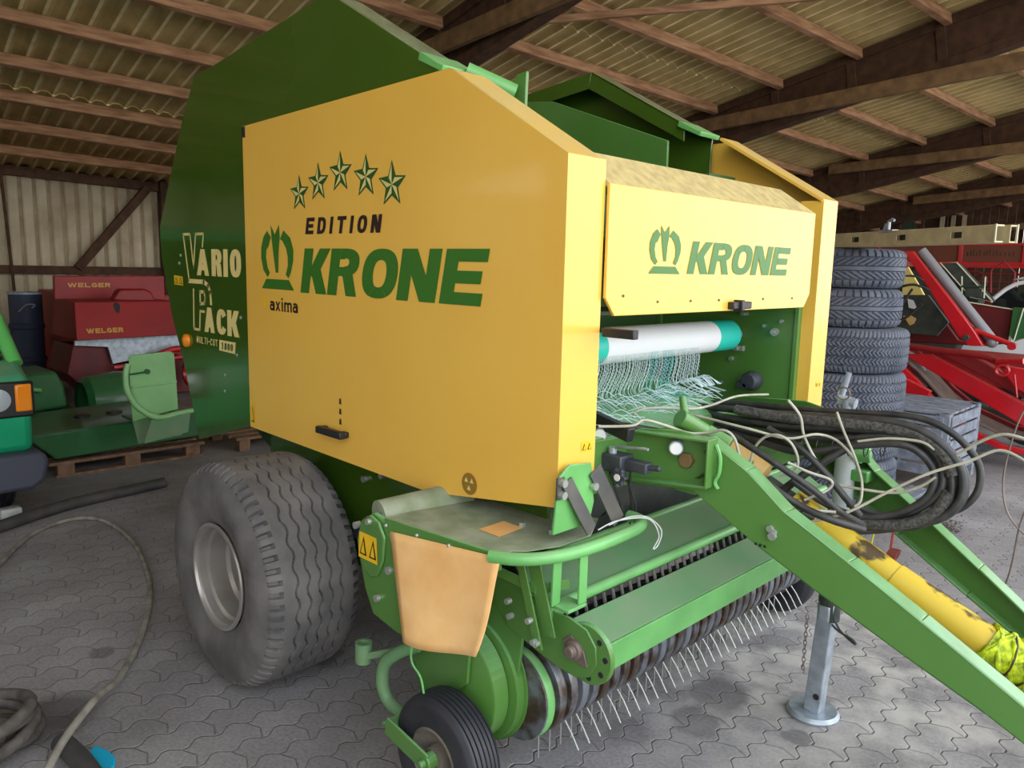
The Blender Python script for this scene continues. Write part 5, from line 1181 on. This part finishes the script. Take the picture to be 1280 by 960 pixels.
labs = ['big truck tyre at the very bottom of the tyre stack', 'big truck tyre in the stack, second from the floor', 'big truck tyre in the stack, third from the floor',
        'topmost of the big truck tyres, directly under the two smaller tyres', 'smaller winter tyre lying between the big truck tyres and the top tyre', 'topmost small winter tyre of the stack, right under the ladder']
for i in range(6):
    B = i < 4; w_ = .325 if B else .285
    if B and protoB is None: protoB = big.obj('truck_tyre', 'rubber_grey', smooth=50); o = protoB
    elif not B and protoS is None: protoS = sml.obj('winter_tyre', 'rubber_grey', smooth=50); o = protoS
    else: o = (protoB if B else protoS).copy(); C.objects.link(o)
    o.rotation_euler = (PI/2, R.uniform(0,6), 0); o.rotation_mode = 'XYZ'
    o.rotation_euler = (PI/2, 0, i*1.3)
    o.location = (TX+(0 if B else .02)+R.uniform(-.008,.008), TY+R.uniform(-.01,.01), z+w_/2); z += w_
    tag(o, labs[i], 'tyre', 'stacked tyres behind the drawbar')
ZT = z
# ladder on the stack
lad = thing('aluminium_ladder', 'dull aluminium ladder lying flat across the top of the tyre stack', 'ladder', (TX,TY,ZT))
dl = Vector((.833,-.553,0)); nl = Vector((.553,.833,0)); L0 = Vector((-.98,4.30,ZT+.003)) - nl*.15
def stile(off, nm):
    a = L0+nl*off-dl*1.9; b = L0+nl*off+dl*1.58; mb = MB()
    ex = .022; 
    for zz in (0,.088): mb.beam(a+Vector((0,0,zz+.006)), b+Vector((0,0,zz+.006)), .05, .010)
    w0 = a-nl*.022; w1 = b-nl*.022
    # web with square rung openings
    L = (b-a).length; s_ = 0; st = [.37+.47*k for k in range(7)]
    cur = 0
    for q in st+[None]:
        e_ = (q-.042) if q else L
        mb.beam(w0+dl*cur+Vector((0,0,.05)), w0+dl*e_+Vector((0,0,.05)), .005, .085)
        if q:
            mb.beam(w0+dl*(q-.042)+Vector((0,0,.080)), w0+dl*(q+.042)+Vector((0,0,.080)), .005, .025)
            mb.beam(w0+dl*(q-.042)+Vector((0,0,.020)), w0+dl*(q+.042)+Vector((0,0,.020)), .005, .025)
            cur = q+.042
    return mb.obj(nm, 'alu', lad, bevel=.0015), a, b
s1, a1, b1 = stile(0, 'stile'); s2, a2, b2 = stile(.09, 'stile')
for q in [.37+.47*k for k in range(7)]:
    MB().beam(a1+dl*q+Vector((0,0,.05))+nl*.004, a2+dl*q+Vector((0,0,.05))-nl*.024, .095, .046).obj('rung', 'machine_dark', lad)  # rungs coloured dark to paint the shade inside the hollow openings
mb = MB(); mb.beam(b1-nl*.03+Vector((0,0,.0)), b1-nl*.03+Vector((0,0,.102)), .006, .012, up=dl); mb.obj('end_cap', 'frame_pale', lad); mb = MB(); mb.beam(b2+nl*.02+Vector((0,0,.0)), b2+nl*.02+Vector((0,0,.102)), .006, .012, up=dl); mb.obj('end_cap', 'frame_pale', lad)
mb = MB(); c = L0+dl*.66+Vector((0,0,.095)); mb.beam(c-dl*.06, c+dl*.07, .05, .02); mb.cyl(c+Vector((0,0,.0)), c+Vector((0,0,.07)), .012, 10); mb.tube([c+Vector((0,0,.065)), c+dl*.03+Vector((0,0,.078)), c+dl*.05+Vector((0,0,.07))], .010, 8); mb.beam(c-dl*.03+Vector((0,0,.0)), c-dl*.01+Vector((0,0,.05)), .03, .02); mb.obj('rung_catch', 'steel', lad)
rebase(lad)
# grey weathered crate right of the stack
cr = thing('wooden_crate', 'grey weathered wooden crate with slatted side, beside the tyre stack', 'crate', (-.68,5.4,0))
x0, x1, y0, y1 = -.98,-.38,5.02,5.8
for (x, y) in ((x1,y0),(x1,y1),(x0,y0),(x0,y1)): MB().box((x-.04,y-.04,0),(x+.04,y+.04,.62)).obj('corner_post', 'wood_grey', cr, bevel=.005)
for i in range(5): MB().box((x0,y0-.05,.12+.10*i),(x1,y0-.03,.20+.10*i)).obj('side_board', 'wood_grey', cr, bevel=.004)
for i in range(5): MB().box((x1+.03,y0,.12+.10*i),(x1+.05,y1,.20+.10*i)).obj('side_board', 'wood_grey', cr, bevel=.004)
for i in range(6): MB().box((x0,y0+.15*i,.60),(x1+.02,y0+.13+.15*i,.62)).obj('lid_board', 'wood_grey', cr, bevel=.004)
rebase(cr)
pal3 = thing('wooden_pallet', 'grey pallet standing half hidden under the hose bundle, beside the tyre stack', 'pallet', (-.25,4.16,0))
for y in (3.92,4.40): 
    for x in (-.36,-.18): MB().box((x-.04,y-.04,0),(x+.04,y+.04,.12)).obj('block', 'wood_grey', pal3, bevel=.004)
for i in range(2): MB().box((-.41+.2*i,3.86,.12),(-.28+.2*i,4.46,.145)).obj('top_board', 'wood_grey', pal3, bevel=.004)
rebase(pal3)
mb = MB()
for k in range(240):
    x, y = R.gauss(-.03,.04), R.gauss(3.98,.13); a = R.uniform(0,6); s_ = R.uniform(.012,.03); z = R.uniform(.002,.04)
    mb.add([(x,y,z),(x+s_*math.cos(a),y+s_*math.sin(a),z+R.uniform(0,.01)),(x+s_*math.cos(a+1.2)*.7,y+s_*math.sin(a+1.2)*.7,z)], [(0,1,2)])
lf = mb.obj('dry_leaves', 'dirt', smooth=0); tag(lf, 'small heap of dry leaves on the paving at the foot of the grey pallet', 'leaves', kind='stuff')

# ------------------------------------------------------------------ red implement
ri = thing('red_implement', 'red farm implement with a slanted boom and a curved skid runner', 'farm implement', (-.7,6.8,0))
Yb = 6.5
def yz(pts, y0, y1): return MB().prism(pts, lambda x,z:(x,y0,z), lambda x,z:(x,y1,z))
yz([(-1.293,1.917),(-1.206,1.916),(-.683,1.288),(-.600,1.181),(-.52,1.06),(-.640,1.055),(-.742,1.138),(-.846,1.294),(-1.10,1.655)], 6.44, 6.50).obj('boom_plate', 'red', ri, bevel=.008)
yz([(-1.446,1.921),(-1.347,1.921),(-1.285,1.777),(-1.400,1.698),(-1.45,1.70)], 6.60, 6.64).obj('boom_gusset', 'red', ri, bevel=.006)
yz([(-1.265,1.913),(-1.21,1.90),(-.709,1.265),(-.488,1.086),(-.586,1.061),(-.78,1.26)], 6.60, 6.66).obj('boom_plate', 'red_dark', ri, bevel=.008)
MB().cyl((-1.165,6.55,1.925),(-.485,6.55,1.12),.046,20).obj('boom_cylinder', 'grey_pipe', ri)
MB().sphere((-.475,6.53,1.095),.050,14).obj('cylinder_end', 'grey_pipe', ri)
MB().cyl((-.66,6.43,1.13),(-.66,6.39,1.13),.028,6).obj('pivot_bolt', 'machine_dark', ri)
MB().cyl((-1.09,6.43,.58),(-1.09,6.38,.58),.026,6).obj('pivot_bolt', 'machine_dark', ri)
yz([(-1.60,1.70),(-1.449,1.673),(-1.493,1.47),(-1.60,1.45)], 6.90, 6.93).obj('panel', 'lit_yellow', ri, bevel=.004)
yz([(-1.425,1.770),(-1.385,1.770),(-1.265,1.59),(-1.205,1.490),(-1.42,1.482)], 6.90, 6.93).obj('panel', 'lit_yellow', ri, bevel=.004)
yz([(-1.373,1.489),(-1.14,1.498),(-.93,1.241),(-1.025,1.098),(-1.45,1.106)], 6.8, 6.84).obj('panel', 'machine_dark', ri, bevel=.004)
yz([(-1.31,1.455),(-1.255,1.44),(-1.205,1.35),(-1.29,1.365)], 6.74, 6.745).obj('panel_label', 'white', ri)
yz([(-1.321,1.282),(-1.25,1.29),(-1.199,1.262),(-1.215,1.212),(-1.25,1.19)], 6.70, 6.71).obj('tan_panel', 'pto_tan', ri)
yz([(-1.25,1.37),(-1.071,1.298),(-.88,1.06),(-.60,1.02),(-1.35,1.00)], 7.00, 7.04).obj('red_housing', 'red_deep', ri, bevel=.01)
MB().tube(spline([(-1.50,6.4,1.60),(-1.42,6.38,1.52),(-1.30,6.38,1.66),(-1.16,6.40,1.68),(-1.08,6.42,1.64)],5), .010, 8).obj('black_hose', 'black_h', ri)
MB().tube(spline([(-1.42,6.4,1.42),(-1.30,6.38,1.33),(-1.15,6.36,1.56)],5), .012, 8).obj('black_hose', 'black_h', ri)
MB().tube(spline([(-1.42,6.4,1.50),(-1.30,6.38,1.56),(-1.15,6.38,1.60),(-1.0,6.40,1.55)],5), .012, 8).obj('black_hose', 'black_h', ri)
MB().tube(spline([(-1.45,6.4,1.35),(-1.25,6.38,1.25),(-1.05,6.36,1.42)],5), .014, 8).obj('black_hose', 'black_h', ri)
MB().tube(spline([(-1.30,6.36,1.02),(-.90,6.34,1.00),(-.55,6.32,.99),(-.38,6.30,.96),(-.28,6.28,.92)],5), .032, 12).obj('cross_tube', 'red_dark', ri)
yz([(-1.18,.93),(-.93,.95),(.25,.42),(.25,.20),(.05,.30)], 6.36, 6.44).obj('long_beam', 'red', ri, bevel=.01)
yz([(-.90,.96),(-.62,.97),(.30,.50),(.30,.40)], 6.48, 6.60).obj('long_beam', 'red_dark', ri, bevel=.01)
yz([(-.36,.92),(-.15,.90),(.35,.66),(.35,.50),(-.2,.72)], 6.30, 6.38).obj('long_beam', 'red', ri, bevel=.01)
MB().cyl((-.62,6.50,1.20),(-.28,6.50,1.08),.022,12).cyl((-.30,6.48,1.08),(-.30,6.44,1.08),.035,14).obj('link_rod', 'red', ri)
mb = MB(); mb.cyl((-.36,6.26,.95),(-.14,6.20,.98),.028,12).cyl((-.10,6.18,.93),(.02,6.14,.98),.028,12); mb.tube([(-.30+.05*math.cos(a),6.22,.88+.045*math.sin(a)) for a in [2*PI*k/14 for k in range(14)]], .012, 8, closed=True); mb.cyl((-.20,6.2,.86),(-.16,6.2,.66),.008,6); mb.obj('hook_link', 'red', ri)
# skid: red rim with worn steel face
sk = [(-1.42,.80),(-1.18,.72),(-1.0,.58),(-.80,.38),(-.55,.20),(-.25,.09),(.3,.04)]
def skid(y0, y1, th, m, nm, lift=0):
    top_ = [(x, z+lift) for x, z in sk]; bot_ = [(x-.02, z+lift-th) for x, z in sk]
    return yz(top_+bot_[::-1], y0, y1).obj(nm, m, ri, bevel=.006)
skid(6.30, 6.36, .05, 'red', 'skid_rim', .12)
skid(6.36, 6.72, .02, 'brown_steel', 'skid_face', .20)
skid(6.72, 6.78, .05, 'red_dark', 'skid_rim', .24)
yz([(-1.40,.95),(-1.12,.72),(-.86,.62),(-.92,.50),(-1.05,.48),(-1.42,.62)], 6.25, 6.30).obj('skid_bracket', 'red', ri, bevel=.008)
MB().tube(spline([(-1.30,6.5,.98),(-1.12,6.5,.86),(-1.02,6.5,.72),(-.98,6.5,.62)],5), .05, 14).obj('grey_tube', 'grey_pipe', ri)
MB().lathe([(.15,-.12),(.36,-.12),(.38,-.06),(.38,.06),(.36,.12),(.15,.12)], (-.25,7.4,.42), 'y', 32).obj('tyre', 'rubber_blk', ri)
MB().lathe([(.15,-.12),(.36,-.12),(.38,-.06),(.38,.06),(.36,.12),(.15,.12)], (-1.45,7.4,.42), 'y', 32).obj('tyre', 'rubber_blk', ri)
MB().box((-1.6,7.0,.30),(.4,7.12,.42)).obj('cross_beam', 'machine_dark', ri, bevel=.01)
MB().box((-1.5,7.15,.60),(.2,7.9,.90)).obj('frame_box', 'red_dark', ri, bevel=.02)
rebase(ri)
pl_ = thing('wooden_beam', 'pale timber baulk lying on the paving under the red implement', 'beam', (-.5,6.9,0))
MB().box((-1.7,6.9,0),(.4,7.0,.08)).obj('timber', 'wood_grey', pl_, bevel=.006); rebase(pl_)
rj = tag(MB().box((-1.7,6.20,.10),(-.55,6.28,.18)).obj('red_pole', 'red_dark', bevel=.015), 'dull red bar near the paving in front of the timber baulk', 'bar')
rj.location = (0,0,0)

# dark machine with pale frames
gm_ = thing('dark_harvester', 'dark green machine with pale-edged conveyor frames behind the red implement', 'farm machine', (-1.2,9.2,0))
def fr_(pts, r, nm, closed=True, m='frame_pale'): return MB().tube(pts, r, 8, closed=closed).obj(nm, m, gm_)
y = 9.0
MB().prism([(-1.70,1.84),(-1.53,1.845),(-1.10,1.40),(-1.33,1.42)], lambda x,z:(x,9.02,z), lambda x,z:(x,9.2,z)).obj('conveyor', 'machine_dark', gm_, bevel=.01)
fr_([(-1.712,y,1.853),(-1.526,y,1.856),(-1.095,y,1.400),(-1.33,y,1.44)], .008, 'pale_frame')
MB().prism([(-2.2,1.75),(-1.75,1.80),(-1.30,1.40),(-1.6,.5),(-2.3,.5)], lambda x,z:(x,9.3,z), lambda x,z:(x,9.55,z)).obj('machine_body', 'machine_dark', gm_, bevel=.02)
fr_([(-1.425,8.9,1.69),(-1.40,8.9,1.44)], .008, 'pale_post', False)
fr_([(-1.175,8.9,1.69),(-1.165,8.9,1.44)], .008, 'pale_post', False)
MB().box((-1.42,8.88,1.560),(-1.17,8.94,1.585)).obj('green_bar', 'post_green', gm_, bevel=.008)
MB().box((-1.37,8.9,1.45),(-1.20,8.93,1.555)).obj('small_plate', 'machine_dark', gm_)
MB().prism([(-1.36,1.405),(-.775,1.331),(-.788,.95),(-1.0,.90),(-1.30,.95)], lambda x,z:(x,8.60,z), lambda x,z:(x,8.66,z)).obj('machine_flap', 'red_deep', gm_, bevel=.004)
fr_([(-1.36,8.58,1.408),(-.778,8.58,1.334),(-.790,8.58,.96)], .008, 'pale_edge', False)
MB().prism([(-.770,1.36),(-.60,1.355),(-.60,1.03),(-.72,.98),(-.775,1.05)], lambda x,z:(x,8.5,z), lambda x,z:(x,8.56,z)).obj('green_flap', 'machine_green', gm_, bevel=.004)
fr_([(-.664,8.48,1.359),(-.720,8.48,.990),(-.60,8.48,1.03)], .008, 'pale_edge', False)
MB().box((-2.2,9.2,.0),(-2.05,9.4,.6)).box((-1.0,9.2,.0),(-.85,9.4,.75)).obj('machine_leg', 'machine_dark', gm_)
rebase(gm_)
# white car, only its roof line shows
car = thing('white_car', 'white car roof and dark side window at the edge of the picture', 'car', (-.3,9.9,0))
mb = MB(); mb.tube(spline([(-1.285,9.7,1.385),(-1.20,9.7,1.475),(-1.10,9.7,1.565),(-.94,9.7,1.635),(-.5,9.7,1.67),(.3,9.7,1.68)],5), .026, 10).obj('roof_rail', 'white', car)
mb = MB(); mb.prism([(-1.27,1.36),(-1.19,1.455),(-1.09,1.54),(-.94,1.605),(-.5,1.64),(.4,1.65),(.4,1.14),(-1.2,1.14)], lambda x,z:(x,9.72,z), lambda x,z:(x,9.74,z)); mb.obj('side_window', 'glass', car)
mb = MB(); mb.prism([(-1.13,1.66),(-.95,1.72),(-.4,1.77),(.5,1.78),(.5,1.70),(-.5,1.69)], lambda x,z:(x,9.9,z), lambda x,z:(x,11.2,z)); mb.obj('roof_panel', 'white', car, bevel=.03)
mb = MB(); mb.prism([(-1.9,.45),(-1.8,1.05),(-1.25,1.30),(1.2,1.30),(1.3,.45)], lambda x,z:(x,9.7,z), lambda x,z:(x,11.3,z)); mb.obj('car_body', 'white', car, bevel=.06)
mb = MB(); 
for x in (-1.5,.6): mb.cyl((x,9.66,.32),(x,9.9,.32),.32,26)
mb.obj('car_wheels', 'rubber_blk', car); rebase(car)
# red trailer with dull ochre lettering, farthest away
tr = thing('red_trailer', 'red trailer with brown lettered side boards at the far end of the shed', 'trailer', (-2.6,13.5,0))
for (xa, xb) in ((-5.2,-3.95),(-3.90,-2.62),(-2.57,-1.70),(-1.64,-.6)):
    MB().box((xa,13.0,1.93),(xb,13.04,2.22)).obj('side_board', 'brown_board', tr, bevel=.004) if 'brown_board' in M else None
mb = MB(); mb.box((-5.3,12.98,1.84),(-.5,13.06,1.93)).box((-5.3,12.98,2.20),(-.5,13.06,2.24))
for x in (-3.95,-2.62,-1.70): mb.box((x,12.97,1.9),(x+.06,13.07,2.24))
mb.obj('board_frame', 'red', tr, bevel=.004)
mb = MB(); letters(mb, 'BETRIEBOFF', even('BETRIEBOFF', -2.50, -1.80, .3, {'I':.5}), 2.02, 2.13, 0, .25, .2, lambda u,v:(u,12.995,v)) if False else None
mb = MB(); u = -2.50
while u < -1.80:      # faded and unreadable strokes of old paint on the boards
    h_ = R.uniform(.06,.11); mb.add([(u,12.996,2.03),(u+.022,12.996,2.03),(u+.022,12.996,2.03+h_),(u,12.996,2.03+h_)], [(0,1,2,3)]); u += R.uniform(.035,.07)
mb.obj('faded_lettering', 'wood_dark', tr, smooth=0)
mb = MB(); mb.box((-5.3,13.1,1.2),(-.5,14.6,1.35)); mb.box((-4.6,13.4,.35),(-4.4,13.6,1.2)).box((-1.3,13.4,.35),(-1.1,13.6,1.2)); mb.obj('chassis', 'red_dark', tr, bevel=.01)
for x in (-4.5,-2.0,-1.2): MB().cyl((x,13.0,.45),(x,13.3,.45),.45,26).obj('tyre', 'rubber_blk', tr)
mb = MB(); 
for x in (-2.35,-1.55): mb.tube([(x+.22*math.cos(a),12.9,1.62+.16*math.sin(a)) for a in [2*PI*k/20 for k in range(20)]], .012, 6, closed=True)
for z in (1.5,1.62,1.75): mb.cyl((-3.2,12.92,z),(-.6,12.92,z),.010,6)
mb.tube([(-1.99,12.6,1.45),(-2.02,12.6,1.80),(-1.857,12.6,1.94),(-1.69,12.6,1.77),(-1.68,12.6,1.6)], .016, 6); mb.obj('red_railing', 'red_dark', tr)
rebase(tr)

# ------------------------------------------------------------------ daylight
w = bpy.data.worlds.new('overcast'); bpy.context.scene.world = w; w.use_nodes = True
nt = w.node_tree; bg = nt.nodes['Background']
tc = nt.nodes.new('ShaderNodeTexCoord'); sp = nt.nodes.new('ShaderNodeSeparateXYZ'); nt.links.new(tc.outputs['Generated'], sp.inputs[0])
rp_ = nt.nodes.new('ShaderNodeValToRGB'); nt.links.new(sp.outputs['Z'], rp_.inputs['Fac'])
e = rp_.color_ramp.elements; e[0].position = 0; e[0].color = (1.0,.985,.94,1); e[1].position = .6; e[1].color = (.80,.90,1.0,1)
nt.links.new(rp_.outputs['Color'], bg.inputs['Color']); bg.inputs['Strength'].default_value = WORLD
def area(name, loc, target, sx, sy, power, col):
    l = bpy.data.lights.new(name, 'AREA'); l.shape = 'RECTANGLE'; l.size = sx; l.size_y = sy; l.energy = power; l.color = col
    o = bpy.data.objects.new(name, l); C.objects.link(o); o.location = loc
    d = Vector(target)-Vector(loc); o.rotation_euler = d.to_track_quat('-Z','Z').to_euler(); return o
sc = bpy.context.scene
sc.view_settings.view_transform = 'Standard'; sc.view_settings.look = 'None'; sc.view_settings.gamma = 1; sc.view_settings.use_curve_mapping = False
sc.view_settings.exposure = .6
sc.cycles.use_denoising = True; sc.cycles.max_bounces = 10; sc.cycles.diffuse_bounces = 6
